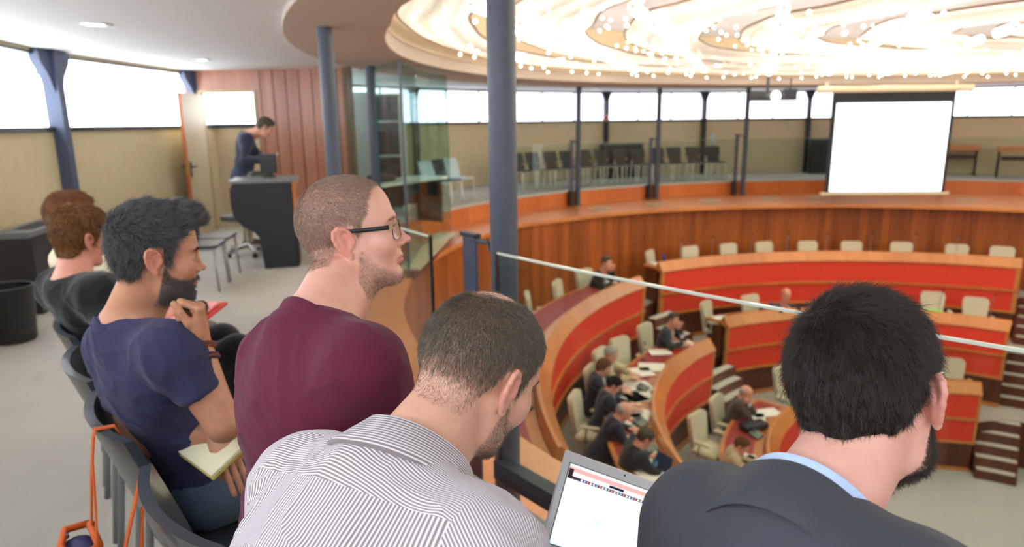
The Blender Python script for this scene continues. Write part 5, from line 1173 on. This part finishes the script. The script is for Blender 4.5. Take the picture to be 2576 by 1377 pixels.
def glasses(root,S,m_temple,m_rim,wire=True,sc=1.0):
    base=np.array(root.location); W=lambda *p:tuple(S['O']+S['R']@(V3(*p)*sc)-base)
    g=bpy.data.objects.new('glasses',None); COL.objects.link(g); g.parent=root
    for s in(-1,1):
        t=MB(); t.tube([W(s*.066,.082,.013),W(s*.0705,.060,.0145),W(s*.0755,.020,.018),W(s*.0785,-.008,.022),W(s*.079,-.022,.016),W(s*.0775,-.034,.004)],[.0034,.0036,.0034,.0030,.0028,.0026],8,flat=(1.25,.55)); t.build('temple',m_temple,g,smooth=True)
        MB().box(W(s*.0655,.0855,.0135),(.006,.008,.0075),rot=Matrix(S['R'].tolist())).build('hinge',CHROME,g)
        pts=[]
        for k in range(28):
            a=TAU*k/28; ex=4.5; ca,sa=math.cos(a),math.sin(a); x=.0245*math.copysign(abs(ca)**(2/ex),ca); z=.0165*math.copysign(abs(sa)**(2/ex),sa); xx=.0345+x; pts.append(W(s*xx,.1005-.20*max(0,xx-.012)*.9-(.006 if xx>.05 else 0)*(xx-.05)/.01,-.002+z))
        MB().tube(pts+pts[:1],.0011 if wire else .0022,7).build('rim',m_rim,g,smooth=True)
        l=MB(); l.face([l.bm.verts.new(q) for q in pts]); l.build('lens',glass('spectacle_lens',(.95,.96,.96),1.2),g)
    MB().tube([W(-.0105,.1005,.004),W(0,.1045,.007),W(.0105,.1005,.004)],.0013,7).build('bridge',m_rim,g,smooth=True)
    return g
glasses(m4,S4,BLACK,BLACK,False)
# --- man in the striped shirt
SK3=skin_mat('skin_warm',(214,166,142),(60,50,44)); H3=(hair_mat('dark_brown_hair',(44,37,32),(66,57,49)),strand_mat('brown_grey_strand',(34,29,26),(134,122,104)))
wp3=V3(-.014,-.058,.113)
def flow3(q): v=q-wp3; r=np.linalg.norm(v,axis=1,keepdims=True); return v/(r+1e-6)+np.array([0,0,-.45])*sstep(.03,.12,r)
def dens3(q): r=np.sqrt((q[:,0]+.008)**2+((q[:,1]+.028)*.8)**2+(q[:,2]-.128)**2); return (1-.95*sstep(.050,.026,r))*(.16+.84*sstep(-.040,.050,q[:,2]-.25*np.maximum(0,q[:,1])))
S3=cast(V3(-.40,.42,.68),38,nd(1205,945,1.06),nd(775,1215,1.02),nd(1215,1410,.79),46,30,4,hole=.066,fold=.007,stripe=True,yokez=.0)
for s,k in((-1,'L'),(1,'R')):
    f0=S3['_'][3]; r0=S3['_'][4]; S3['W'+k]=S3['p']+f0*.50+r0*(s*.10+.06)+V3(0,0,.16); S3['E'+k]=ik(S3['S'+k],S3['W'+k],.30,.26,r0*s*.8-f0*.3-V3(0,0,.5))
S3['hands']=[dict(W=S3['W'+k],side=-s,hx=-S3['_'][4]*s,hy=S3['_'][3]-V3(0,0,.1),curl=[.4]*4) for s,k in((-1,'L'),(1,'R'))]
STR=striped()
m3,S3=person('man with cropped hair in a striped shirt bending over the laptop, seen from behind',S3,SK3,H3,'nape',0,'shirt',STR,hairn=52000,strand=.0075,lenfn=lambda q:.45+.55*sstep(-.04,.02,q[:,2]),legs=JEANS,stub=.45,flow=flow3,densfn=dens3,thickfn=lambda q:.0012+.0034*dens3(q),lift=.3,flare=24,srad=.00013,ruddy=.45)
RIBP=[(.0585,.016),(.0615,.020),(.0660,.016),(.0725,-.004),(.0690,-.010),(.0605,-.004)]
def striped_collar(root,S):
    o=collar(root,S,STR,'shirt_collar',[(.063,.052),(.067,.058),(.072,.056),(.096,.006),(.101,-.004),(.095,-.006),(.068,.004)],-158,158,lowside=-.010,drop=.0)
    me=o.data; n=len(me.vertices); m=7
    for nm,vals in(('su',[0]*n),('yoke',[0]*n),('slv',[-1]*n),('sw',[0]*n)):
        a=me.attributes.new(nm,'FLOAT','POINT')
    hh=[-.004,0,.004,.062,.0702,.0704,.05]
    me.attributes['su'].data.foreach_set('value',[hh[i%m] for i in range(n)])
    return o
striped_collar(m3,S3)
# --- man in the maroon T-shirt
SK2=skin_mat('skin_fair',(220,167,147),(120,92,74)); H2=(hair_mat('light_brown_hair',(122,100,86),(146,122,106)),strand_mat('light_brown_strand',(104,84,70),(176,150,130)))
def flow2(q): v=q-V3(0,-.06,.10); r=np.linalg.norm(v,axis=1,keepdims=True); return v/(r+1e-6)+np.array([0,.5,0])*sstep(.04,.1,q[:,2:3])+np.array([0,-.1,-.5])*sstep(.04,-.02,q[:,2:3])
S2=cast(V3(-.45,1.19,.62),45,nd(889,592,1.44),nd(702,895,1.42),nd(915,920,1.20),82,-8,0,hole=.056,fold=.006,sleeve=.75,nb=.075,holez=.02)
for s,k in((-1,'L'),(1,'R')):
    f0=S2['_'][3]; r0=S2['_'][4]; S2['W'+k]=S2['p']+f0*.42+r0*s*.09+V3(0,0,.10); S2['E'+k]=ik(S2['S'+k],S2['W'+k],.30,.26,r0*s*.5-f0*.5-V3(0,0,.5))
S2['hands']=[dict(W=S2['W'+k],side=-s,hx=-S2['_'][4]*s,hy=S2['_'][3]-V3(0,0,.3),curl=[.5]*4) for s,k in((-1,'L'),(1,'R'))]
MAR=fabric('maroon_cotton',(86,28,51),(102,38,62),900,.9,.08,var=.04)
def stub2(q): jz=-.040-.062*np.clip(q[:,1],0,.08)/.07; return sstep(.024,.004,q[:,2]-jz)*np.where((q[:,1]>.062)&(q[:,2]>-.08),.15,1.)+.3*sstep(.03,.015,np.abs(q[:,1]-.016))*(q[:,2]<.0)*(q[:,2]>-.05)
m2,S2=person('man with buzz-cut hair and glasses in a maroon T-shirt, looking right in profile',S2,SK2,H2,'buzz',0,'tshirt',MAR,hairn=46000,strand=.0048,legs=JEANS,stub=.45,neckr=(.051,.054),flow=flow2,thickfn=lambda q:.0008+.0026*sstep(-.03,.05,q[:,2]),densfn=lambda q:.45+.5*sstep(-.04,.04,q[:,2]),lift=.4,sc=.98,srad=.00013,ruddy=.6,browk=.45,stubfn=stub2,nose=1.03)
glasses(m2,S2,BLACK,mat('gunmetal_rim',(92,80,66),.3,metal=.8),True,.98)
collar(m2,S2,MAR,'ribbed_neckband',[(r*1.0,h+.015) for r,h in RIBP],-180,180,drop=.034,lowside=.004)
# --- bearded man in the navy T-shirt
SK1=skin_mat('skin_tan',(190,136,106),(34,29,27),lip=(176,100,90)); H1=(hair_mat('salt_pepper_hair',(28,27,28),(52,51,52)),strand_mat('salt_pepper_strand',(20,19,20),(112,110,110)))
def flow1(q): v=q-V3(0,-.06,.10); r=np.linalg.norm(v,axis=1,keepdims=True); return v/(r+1e-6)*.6+np.array([0,.8,.55])*sstep(.05,.11,q[:,2:3])+np.array([0,-.15,-.7])*sstep(.04,-.02,q[:,2:3])
def thick1(q): return .003+.011*sstep(.03,.10,q[:,2])+.024*sstep(.03,.085,q[:,1])*sstep(.05,.085,q[:,2])-.004*sstep(-.02,-.07,q[:,2])+.0015*np.sin(q[:,1]*160)*sstep(.07,.1,q[:,2])
S1=cast(V3(-.94,1.87,.56),50,nd(398,645,1.78),nd(283,865,1.97),nd(430,880,1.72),62,7,0,hole=.060,fold=.008,sleeve=.60,girth=.90,nb=.075,holez=.012)
S1['ER']=nd(562,1070,1.76); S1['WR']=nd(500,852,1.76); S1['WL']=nd(556,1085,1.87); S1['EL']=ik(S1['SL'],S1['WL'],.30,.26,V3(-.5,-.2,-.8))
hz_=nrmz(V3(.3,-.9,.1)); hyR=nrmz(nd(503,742,1.735)-S1['WR'])
S1['hands']=[dict(W=S1['WR'],side=-1,hx=nrmz(V3(.30,-.95,.0)),hy=hyR,curl=[(1.2,1.45,.9),(1.3,1.55,1.0),(1.35,1.6,1.0),(1.4,1.6,1.0)],thumb=(.25,.85,-.55),tcurl=.3),
 dict(W=S1['WL'],hx=nrmz(V3(-.85,-.52,0)),hy=nrmz(nd(602,1185,1.84)-S1['WL']),curl=[.18,.2,.22,.26],thumb=(.25,.9,-.25))]
NAVY=fabric('navy_cotton',(47,49,78),(60,62,93),900,.9,.08,var=.05)
def stub1(q): return np.ones(len(q))
m1,S1=person('bearded man with dark spiky hair in a navy T-shirt, fist raised to his mouth',S1,SK1,H1,'short',.02,'tshirt',NAVY,hairn=34000,strand=.016,curl=.22,legs=JEANS,stub=1.0,neckr=(.051,.055),flow=flow1,thickfn=thick1,lift=.4,sc=1.0,srad=.00025,ruddy=.5)
def band(root,S,a,b,t,r,m,name='bracelet'):
    base=np.array(root.location); d=nrmz(b-a); c=a+(b-a)*t-base; u=nrmz(np.cross(d,V3(0,0,1.)));v=np.cross(d,u); o=MB()
    pts=[tuple(c+(u*math.cos(q)+v*math.sin(q))*r+d*.003*math.sin(3*q)) for q in lin(0,TAU,24)]; o.tube(pts,.0036,7); return o.build(name,m,root,smooth=True)
BO=mat('orange_cord',(150,72,40),.8,bmp=.002,bscale=900); BP=mat('purple_cord',(64,42,66),.8,bmp=.002,bscale=900)
for t,r,m in((.93,.0315,BO),(.905,.0325,BP),(.89,.0325,BO),(.80,.0345,BP),(.775,.0350,BO),(.755,.0355,BP)): band(m1,S1,S1['ER'],S1['WR'],t,r,m)
collar(m1,S1,NAVY,'ribbed_neckband',[(r*1.03,h+.012) for r,h in RIBP],-180,180,drop=.034,lowside=.004)
# --- woman in black
SKW=skin_mat('skin_rosy',(216,150,128),(90,60,40)); HW=(hair_mat('auburn_hair',(66,40,24),(126,82,44)),strand_mat('auburn_strand',(52,32,20),(158,108,58)))
def floww(q): v=q-V3(0,-.04,.11); r=np.linalg.norm(v,axis=1,keepdims=True); return v/(r+1e-6)+np.array([0,.2,-.3])
SW=cast(V3(-1.60,2.82,.55),55,nd(204,600,2.80),nd(150,725,2.85),nd(250,740,2.66),30,8,4,hole=.068,fold=.006,girth=.84)
f0,r0=SW['_'][3],SW['_'][4]
SW['WR']=nd(388,815,2.42); SW['ER']=ik(SW['SR'],SW['WR'],.28,.25,V3(.3,-.5,-.8)); SW['KR']=nd(598,890,2.75); SW['KL']=nd(560,858,2.98); SW['AR']=V3(SW['KR'][0]+.02,SW['KR'][1]+.02,.09); SW['AL']=V3(SW['KL'][0]+.02,SW['KL'][1]+.02,.09); SW['WL']=nd(448,826,2.60); SW['EL']=ik(SW['SL'],SW['WL'],.28,.25,-r0*.8-V3(0,0,.5))
SW['hands']=[dict(W=SW['WR'],side=-1,hx=V3(-.2,.6,.7),hy=nrmz(V3(.5,.5,.5)),curl=[.7,.8,.9,.9],sc=.92)]
mw_,SW=person('woman with short auburn hair in a black cardigan holding a red folder',SW,SKW,HW,'woman',.016,'jacket',BLKT,hairn=9000,strand=.018,legs=BLKT,flow=floww,thickfn=lambda q:.006+.012*sstep(.02,.1,q[:,2]),lift=.15,fem=True,jaw=.92,srad=.0005,sc=.97,neckr=(.046,.052))
base=np.array(mw_.location); 
collar(mw_,SW,mat('bead_brown',(96,66,44),.4),'necklace',[(.066,.012),(.069,.016),(.072,.012),(.069,.008)],-150,150,lowside=.02)
# --- person in white behind her
SX=cast(V3(-2.0,3.2,.55),48,nd(183,550,3.3),nd(172,650,3.4),nd(305,665,3.10),34,6,0,hole=.068,fold=.006)
f0,r0=SX['_'][3],SX['_'][4]
for s,k in((-1,'L'),(1,'R')): SX['W'+k]=SX['p']+f0*.26+r0*s*.06+V3(0,0,.13); SX['E'+k]=ik(SX['S'+k],SX['W'+k],.28,.25,r0*s*.8-V3(0,0,.5))
SX['hands']=[dict(W=SX['W'+k],side=-s,hx=-r0*s,hy=f0,curl=[.4]*4,sc=.9) for s,k in((-1,'L'),(1,'R'))]
person('person with reddish-brown hair in a cream top, mostly hidden behind the woman in black',SX,SKW,(hair_mat('red_brown_hair',(92,52,36),(140,88,64)),HW[1]),'woman',.012,'shirt',fabric('cream_blouse',(226,216,184),None,500,.8,.2),hairn=4000,strand=.018,legs=fabric('light_trousers',(120,112,100)),flow=floww,fem=True,jaw=.92,srad=.0006,sc=.97,neckr=(.046,.052))
# --- red folder, notepad, laptop, bag
e=bpy.data.objects.new('folder',None); COL.objects.link(e); c=nd(436,806,2.44); e.location=tuple(c); e.rotation_euler=(rad(16),rad(-6),rad(-20)); tag(e,'red folder with a pink sheet held on the lap of the woman in black','folder')
MB().box((0,0,0),(.31,.23,.010),0,.003).build('cover',mat('folder_red',(206,58,52),.5),e); MB().box((.0,.0,.012),(.27,.20,.008)).build('pink_sheet',mat('folder_pink',(244,150,146),.6),e)
e=bpy.data.objects.new('notepad',None); COL.objects.link(e); e.location=tuple(nd(572,1092,1.88)); e.rotation_euler=(rad(28),rad(10),rad(-35)); tag(e,'pale yellow notepad on the lap of the bearded man in the navy T-shirt','notepad')
MB().box((0,0,0),(.16,.22,.012),0,.002).build('pages',mat('cream_page',(232,228,192),.7),e); MB().box((0,0,-.009),(.165,.225,.004)).build('backing',mat('yellow_backing',(198,180,92),.6),e)
TL=nd(1425,1132,1.55); BL=nd(1335,1385,1.475); xd=nrmz(nd(1700,1232,1.64)-TL); dn=BL-TL; dn=nrmz(dn-xd*(dn@xd)); nz_=np.cross(dn,xd); LW_,LH_=.325,.222
lp=bpy.data.objects.new('laptop',None); COL.objects.link(lp); lp.matrix_world=Matrix(((xd[0],-dn[0],nz_[0],TL[0]),(xd[1],-dn[1],nz_[1],TL[1]),(xd[2],-dn[2],nz_[2],TL[2]),(0,0,0,1))); tag(lp,'silver laptop with a bright browser window on the lap between the two nearest men','laptop')
facing=(nz_@(-TL+V3(0,0,1.6)))>0; sgn=1 if facing else -1
LID=mat('laptop_silver',(190,193,199),.38,metal=.2)
MB().box((LW_/2,-LH_/2,-sgn*.004),(LW_,LH_,.008),0,.0035).build('lid',LID,lp,smooth=True,sharp=50)
def scr():
    m,nt,b=nodes('laptop_screen'); nt.nodes.remove(b); e=N(nt,'ShaderNodeEmission'); e.inputs[1].default_value=1.05; tc=N(nt,'ShaderNodeTexCoord'); sp=N(nt,'ShaderNodeSeparateXYZ'); L(nt,tc.outputs['Object'],sp.inputs[0])
    n=N(nt,'ShaderNodeTexNoise',Scale=7.,Detail=1.); L(nt,tc.outputs['Object'],n.inputs['Vector']); cr=N(nt,'ShaderNodeValToRGB'); L(nt,n.outputs['Fac'],cr.inputs[0]); cr.color_ramp.elements[0].position=.42; cr.color_ramp.elements[0].color=(.50,.78,.92,1); cr.color_ramp.elements[1].position=.5; cr.color_ramp.elements[1].color=(.88,.95,1,1)
    L(nt,cr.outputs[0],e.inputs[0]); L(nt,e.outputs[0],nt.nodes['Material Output'].inputs[0]); return m
zs_=sgn*.0008
MB().box((LW_/2,-LH_/2-.002,zs_-.0002*sgn),(LW_-.034,LH_-.042,.001)).build('display_glass',BLACK,lp)
ds=MB().box((LW_/2,-LH_/2-.002,zs_+.0004*sgn),(LW_-.038,LH_-.046,.0008)).build('display',scr(),lp)
x0,x1,yt=.019,LW_-.019,-.025
def strip(a,b,c,d,col,st,nm,par=ds,lift=.0010): return MB().box(((a+b)/2,(c+d)/2,zs_+lift*sgn),(b-a,abs(d-c),.0004)).build(nm,emis('ui_%d_%d_%d'%col,col,st),par)
strip(x0,x1,yt,yt-.006,(226,232,240),.95,'menu_bar'); strip(x0,x1,yt-.006,yt-.016,(214,164,160),.9,'tab_bar',lift=.0011); strip(x0+.012,x1,yt-.016,yt-.024,(222,234,240),.95,'address_bar',lift=.0011); strip(x0,x0+.012,yt-.010,yt-.032,(70,40,48),.6,'dark_corner',lift=.0014); strip(x0,x1,yt-.025,yt-.032,(84,64,84),.6,'bookmark_bar',lift=.0012); strip(x0+.11,x0+.15,yt-.017,yt-.023,(50,40,66),.6,'dark_tab',lift=.0015)
for k in range(26): strip(x0+.035+k*.0082,x0+.0395+k*.0082,yt-.0268,yt-.0305,[(236,236,244),(150,190,230),(226,120,110),(240,240,240)][k%4],.9,'bookmark_icon',lift=.0018)
for k,(a,b) in enumerate([(.05,.046),(.09,.046),(.13,.05)]): strip(x0+a-.03,x0+a-.0285,yt-.045,yt-.0465,(150,60,70),.6,'page_dot',lift=.0012)
MB().tube([(LW_*.5,-.010,zs_),(LW_*.5,-.010,zs_+.0006*sgn)],.0022,12).build('webcam',BLACK,lp)
# keyboard half, resting on the knees
kb=MB(); kd=np.array(S3['_'][3]); H0=V3(0,-LH_,0); inv=np.array(lp.matrix_world.to_3x3().inverted()); flatd=inv@nrmz(V3(0,0,1.)-0*xd); bk=inv@nrmz(-np.cross(xd,V3(0,0,1.))*1.0); 
toward=inv@nrmz(V3(-nz_[0]*0,0,0)+np.cross(V3(0,0,1.),xd)*(1 if np.cross(V3(0,0,1.),xd)@(-TL[:3]*V3(1,1,0))>0 else -1))
rotm=Matrix((( 1,toward[0],0),(0,toward[1],0),(0,toward[2],0))); ux=V3(1,0,0); uy=nrmz(toward-ux*toward[0]); uz=np.cross(ux,uy)
cen=V3(LW_/2,-LH_-.004,0)+uy*.112
MB().box(tuple(cen),(LW_,.224,.014),0,.004,rot=Matrix(np.stack((ux,uy,uz),1).tolist())).build('base',LID,lp,smooth=True,sharp=50)
up_=uz if (np.array(lp.matrix_world.to_3x3())@uz)[2]>0 else -uz
MB().box(tuple(cen-uy*.035+up_*.0075),(LW_-.05,.10,.001),rot=Matrix(np.stack((ux,uy,uz),1).tolist())).build('keyboard',BLACK,lp)
# orange-strapped bag on the chair back
OR=mat('orange_strap',(214,98,30),.7,bmp=.001,bscale=800)
ch1=[o for o in SC.objects if o.get('label','').startswith('slate stacking chair of the man in the navy')][0]
bpy.context.view_layer.update(); CM=ch1.matrix_world
bg=empty('shoulder_bag',tuple(CM@Vector((-.08,-.40,.265))),ch1.rotation_euler.z,'small blue bag with orange straps hung over the back of the navy-shirted man\'s chair','bag')
iv=bg.matrix_world if False else None
def cl_(x,y,z): return (x+.08,y+.40,z-(.265 if z>.78 else .265+.04*min(1,(.78-z)/.15)))   # chair frame -> bag frame
def ribbon(pts,name,w=.011):
    b=MB(); b.tube([cl_(*p) for p in pts],w,8,flat=(.16,1.0)); return b.build(name,OR,bg,smooth=True)
def ribbon2(pts,name,wv=(1,0,0),w=.010,t=.0018):
    b=MB(); wv=Vector(wv); P=[Vector(cl_(*p)) for p in pts]; rows=[]
    for i,p in enumerate(P):
        tg=(P[min(i+1,len(P)-1)]-P[max(i-1,0)]).normalized(); nn=tg.cross(wv).normalized(); rows.append([b.bm.verts.new(p+wv*w+nn*t),b.bm.verts.new(p-wv*w+nn*t),b.bm.verts.new(p-wv*w-nn*t),b.bm.verts.new(p+wv*w-nn*t)])
    for a,c in zip(rows,rows[1:]):
        for j in range(4): b.face([a[j],a[(j+1)%4],c[(j+1)%4],c[j]])
    b.face(rows[0]); b.face(rows[-1][::-1]); return b.build(name,OR,bg)
ribbon2([(.09,-.27,.79),(.09,-.295,.856),(.09,-.338,.860),(.09,-.345,.835),(.08,-.36,.74),(.065,-.375,.63)],'strap'); ribbon2([(.10,-.343,.85),(.11,-.355,.79),(.14,-.367,.70),(.17,-.38,.63)],'strap')
ribbon2([(.216,-.275,.76),(.222,-.30,.70),(.215,-.335,.60),(.17,-.37,.54),(.13,-.39,.50)],'strap'); ribbon2([(.224,-.28,.70),(.235,-.30,.60),(.235,-.34,.50),(.22,-.37,.42)],'strap')
bb=MB(); bb.box(cl_(.14,-.41,.55),(.20,.08,.14),0,.035); bb.build('pouch',mat('navy_pouch',(38,44,92),.6,bmp=.001,bscale=500),bg,smooth=True)
rm=MB(); rm.tube([cl_(*p) for p in[(.04,-.375,.63),(.035,-.43,.63),(.11,-.45,.625),(.18,-.43,.62),(.17,-.375,.63),(.04,-.375,.63)]],.010,8); rm.build('orange_rim',OR,bg,smooth=True)
MB().tube([cl_(.04,-.43,.628),cl_(.07,-.43,.628)],.006,8).build('zip_pull',CHROME,bg)
# ------------------------------------------------------------------ councillors in the chamber and the man at the lectern
WSH=fabric('white_shirt_cloth',(232,232,232)); TIEG=mat('grey_tie',(150,150,150),.6); TIEO=mat('orange_tie',(196,84,44),.6); TIEB=mat('blue_tie',(60,72,120),.6)
SF=skin_mat('skin_far',(218,160,136),(70,56,48))
HG=(hair_mat('grey_hair',(140,138,132),(176,172,164)),strand_mat('gs',(140,138,132),(190,186,178))); HB=(hair_mat('black_hair',(22,20,20),(40,36,34)),H4[1]); HBR=(hair_mat('brown_hair',(70,46,28),(110,76,46)),H4[1]); HDG=(hair_mat('dark_grey_hair',(60,54,48),(96,88,78)),H4[1])
NVY=fabric('navy_suit',(34,38,52)); CHA=fabric('dark_grey_suit',(50,50,52)); BEI=fabric('beige_jacket',(170,156,122)); BRN=fabric('brown_jacket',(74,58,48)); BKS=fabric('black_suit',(28,30,34)); TRD=fabric('dark_trousers',(36,36,40))
def far_person(label,px,py,zh,floor,coat,hairc,hair,front=None,yawoff=0,lean=10,hp=15,hy=0,arm='desk',thick=.010,roll=0):
    h=np.array(at(px,py,zh))
    for _ in range(60):
        bad=False
        for A in ARCS.values():
            v=(h[0]-A['c'][0],h[1]-A['c'][1]); t=math.atan2(v[1],v[0])%TAU; lo,hi_=sorted((A['a'],A['b']))
            if abs(A['T']-(floor+.85))<.1 and lo-.06<t<hi_+.06 and math.hypot(*v)<A['R']+.22: bad=True
        if not bad: break
        h=V3(h[0]*1.003,h[1]*1.003,CAMZ+(h[2]-CAMZ)*1.003)
    d=np.array((CX-h[0],CY-h[1])); yaw=math.degrees(math.atan2(d[0],d[1]))+yawoff; f0=V3(math.sin(rad(yaw)),math.cos(rad(yaw)),0); r0=V3(f0[1],-f0[0],0)
    Hh=.46; p=h-f0*(math.sin(rad(lean))*Hh+.05)
    for A in ARCS.values():
        v=V3(p[0]-A['c'][0],p[1]-A['c'][1],0); t=math.atan2(v[1],v[0])%TAU; lo,hi_=sorted((A['a'],A['b'])); r_=math.hypot(v[0],v[1])
        if abs(A['T']-(floor+.85))<.1 and lo-.06<t<hi_+.06 and r_<A['R']+.80: p=V3(A['c'][0]+v[0]/r_*(A['R']+.80),A['c'][1]+v[1]/r_*(A['R']+.80),0)
    lean=math.degrees(math.asin(max(.05,min(.85,(float((h-p)[:2]@f0[:2])-.06)/.56)))); p[2]=floor+max(.42,min(.56,h[2]-floor-.17-Hh*math.cos(rad(lean))))
    S=seat_pose(p,yaw,floor,lean,roll,H=Hh,sw=.165,head=h,hyaw=yaw+hy,hpitch=hp,spread=.09,knee=.42)
    for s,k in((-1,'L'),(1,'R')):
        S['W'+k]=p+f0*.44+r0*s*.08+V3(0,0,.30); S['E'+k]=ik(S['S'+k],S['W'+k],.28,.26,r0*s*.9-V3(0,0,.5)); cur=[.3]*4; hx,hyv=-r0*s,f0
        if arm==k or arm=='both':
            R_=S['R']; S['W'+k]=h+R_@V3(s*.055,.09,-.13); S['E'+k]=ik(S['S'+k],S['W'+k],.28,.26,f0*.8-V3(0,0,1.)+r0*s*.2); hx,hyv=R_@V3(-s*.2,.9,.1),R_@V3(-s*.05,-.12,1.); cur=[.9]*4
        S.setdefault('hands',[]).append(dict(W=S['W'+k],hx=hx,hy=hyv,curl=cur,side=-s))
    return person(label,S,SF,hairc,hair,thick,'jacket',coat,hi=False,legs=TRD,front=front,eyes=False,group=None,sc=1.0)

far_person('councillor in a dark suit resting his face on one hand at the top left desk',1526,662,-.98,ZF[0],BKS,HDG,'short',(WSH,TIEB),-8,14,10,20,'L')
far_person('bald councillor in a navy suit reading papers in the middle of the second tier',1978,742,-1.86,ZF[1],NVY,HG,'bald',(WSH,None),5,10,18,10)
far_person('councillor in dark grey suit and grey tie resting one fist on his cheek',1694,806,-1.84,ZF[1],CHA,HDG,'short',(WSH,TIEG),0,14,6,25,'L')
far_person('white-haired councillor in a pale beige jacket at the paper-strewn desk',1538,892,-1.88,ZF[1],BEI,HG,'short',(WSH,None),0,12,14,10)
far_person('brown-haired councillor in navy at the paper-strewn desk, head turned away',1519,925,-1.93,ZF[1],NVY,HBR,'woman',(WSH,None),5,16,22,10,thick=.018)
far_person('black-haired councillor in dark navy looking down at the paper-strewn desk',1545,970,-1.95,ZF[1],NVY,HB,'short',(WSH,None),0,20,34,10)
far_person('bald councillor in a navy suit bending far over the paper-strewn desk',1570,1037,-2.02,ZF[1],NVY,HG,'bald',(WSH,None),5,38,40,5)
far_person('dark-haired councillor in a black suit looking down beside the tablet screen',1622,1104,-2.02,ZF[1],BKS,HDG,'short',(WSH,None),0,34,42,5)
far_person('balding councillor in a brown jacket covering his face with one hand, lowest tier',1876,990,-2.80,ZF[2],BRN,HG,'bald',(WSH,TIEO),0,22,30,10,'both')
far_person('brown-haired councillor in a beige jacket seen from behind, lowest tier',1866,1122,-2.86,ZF[2],BEI,HBR,'short',None,10,24,28,25)
# standing man with phone
p=V3(-3.52,9.02,.93); yaw=72; f0=V3(math.sin(rad(yaw)),math.cos(rad(yaw)),0); r0=V3(f0[1],-f0[0],0); S=seat_pose(p,yaw,0,12,0,H=.50,sw=.175,head=nd(668,322,8.82),hyaw=76,hpitch=34)
for s,k in((-1,'L'),(1,'R')):
    S['K'+k]=p+r0*s*.09+f0*.03-V3(0,0,.44); S['A'+k]=V3(*(p+r0*s*.10)[:2],.09)
    S['W'+k]=nd(668,402,8.72)+r0*s*.045; S['E'+k]=ik(S['S'+k],S['W'+k],.29,.26,-f0*.6-V3(0,0,1.)+r0*s*.4); S.setdefault('hands',[]).append(dict(W=S['W'+k],hx=-r0*s*.6+V3(0,0,.8),hy=nrmz(f0-r0*s*.35),curl=[.6]*4,side=-s))
sm,_=person('man standing behind the lectern desk in a dark blue jacket, looking down at his phone',S,SF,HDG,'short',.010,'jacket',fabric('dark_blue_jacket',(46,52,70)),hi=False,legs=fabric('khaki_trousers',(128,122,96)),front=(WSH,None),eyes=False)
e=bpy.data.objects.new('phone',None); COL.objects.link(e); e.location=tuple((S['WL']+S['WR'])/2+f0*.10+V3(0,0,.035)); e.rotation_euler=(rad(35),0,rad(-72)); tag(e,'pale smartphone in the hands of the man standing at the lectern','phone')
MB().box((0,0,0),(.075,.15,.009),0,.003).build('case',mat('phone_case',(190,194,200),.3),e); MB().box((0,0,.005),(.068,.14,.001)).build('phone_display',emis('phone_display',(220,232,250),1.0),e)
# ------------------------------------------------------------------ light
w=bpy.data.worlds.new('world'); SC.world=w; w.use_nodes=True; w.node_tree.nodes['Background'].inputs[0].default_value=(.6,.7,.9,1); w.node_tree.nodes['Background'].inputs[1].default_value=.3
SC.cycles.use_denoising=True; SC.cycles.max_bounces=5; SC.cycles.diffuse_bounces=3; SC.cycles.glossy_bounces=2; SC.cycles.transmission_bounces=4; SC.cycles.transparent_max_bounces=8
SC.cycles.sample_clamp_indirect=4; SC.cycles.caustics_reflective=False; SC.cycles.caustics_refractive=False
SC.cycles.use_adaptive_sampling=True; SC.cycles.adaptive_threshold=.12; SC.cycles.adaptive_min_samples=12
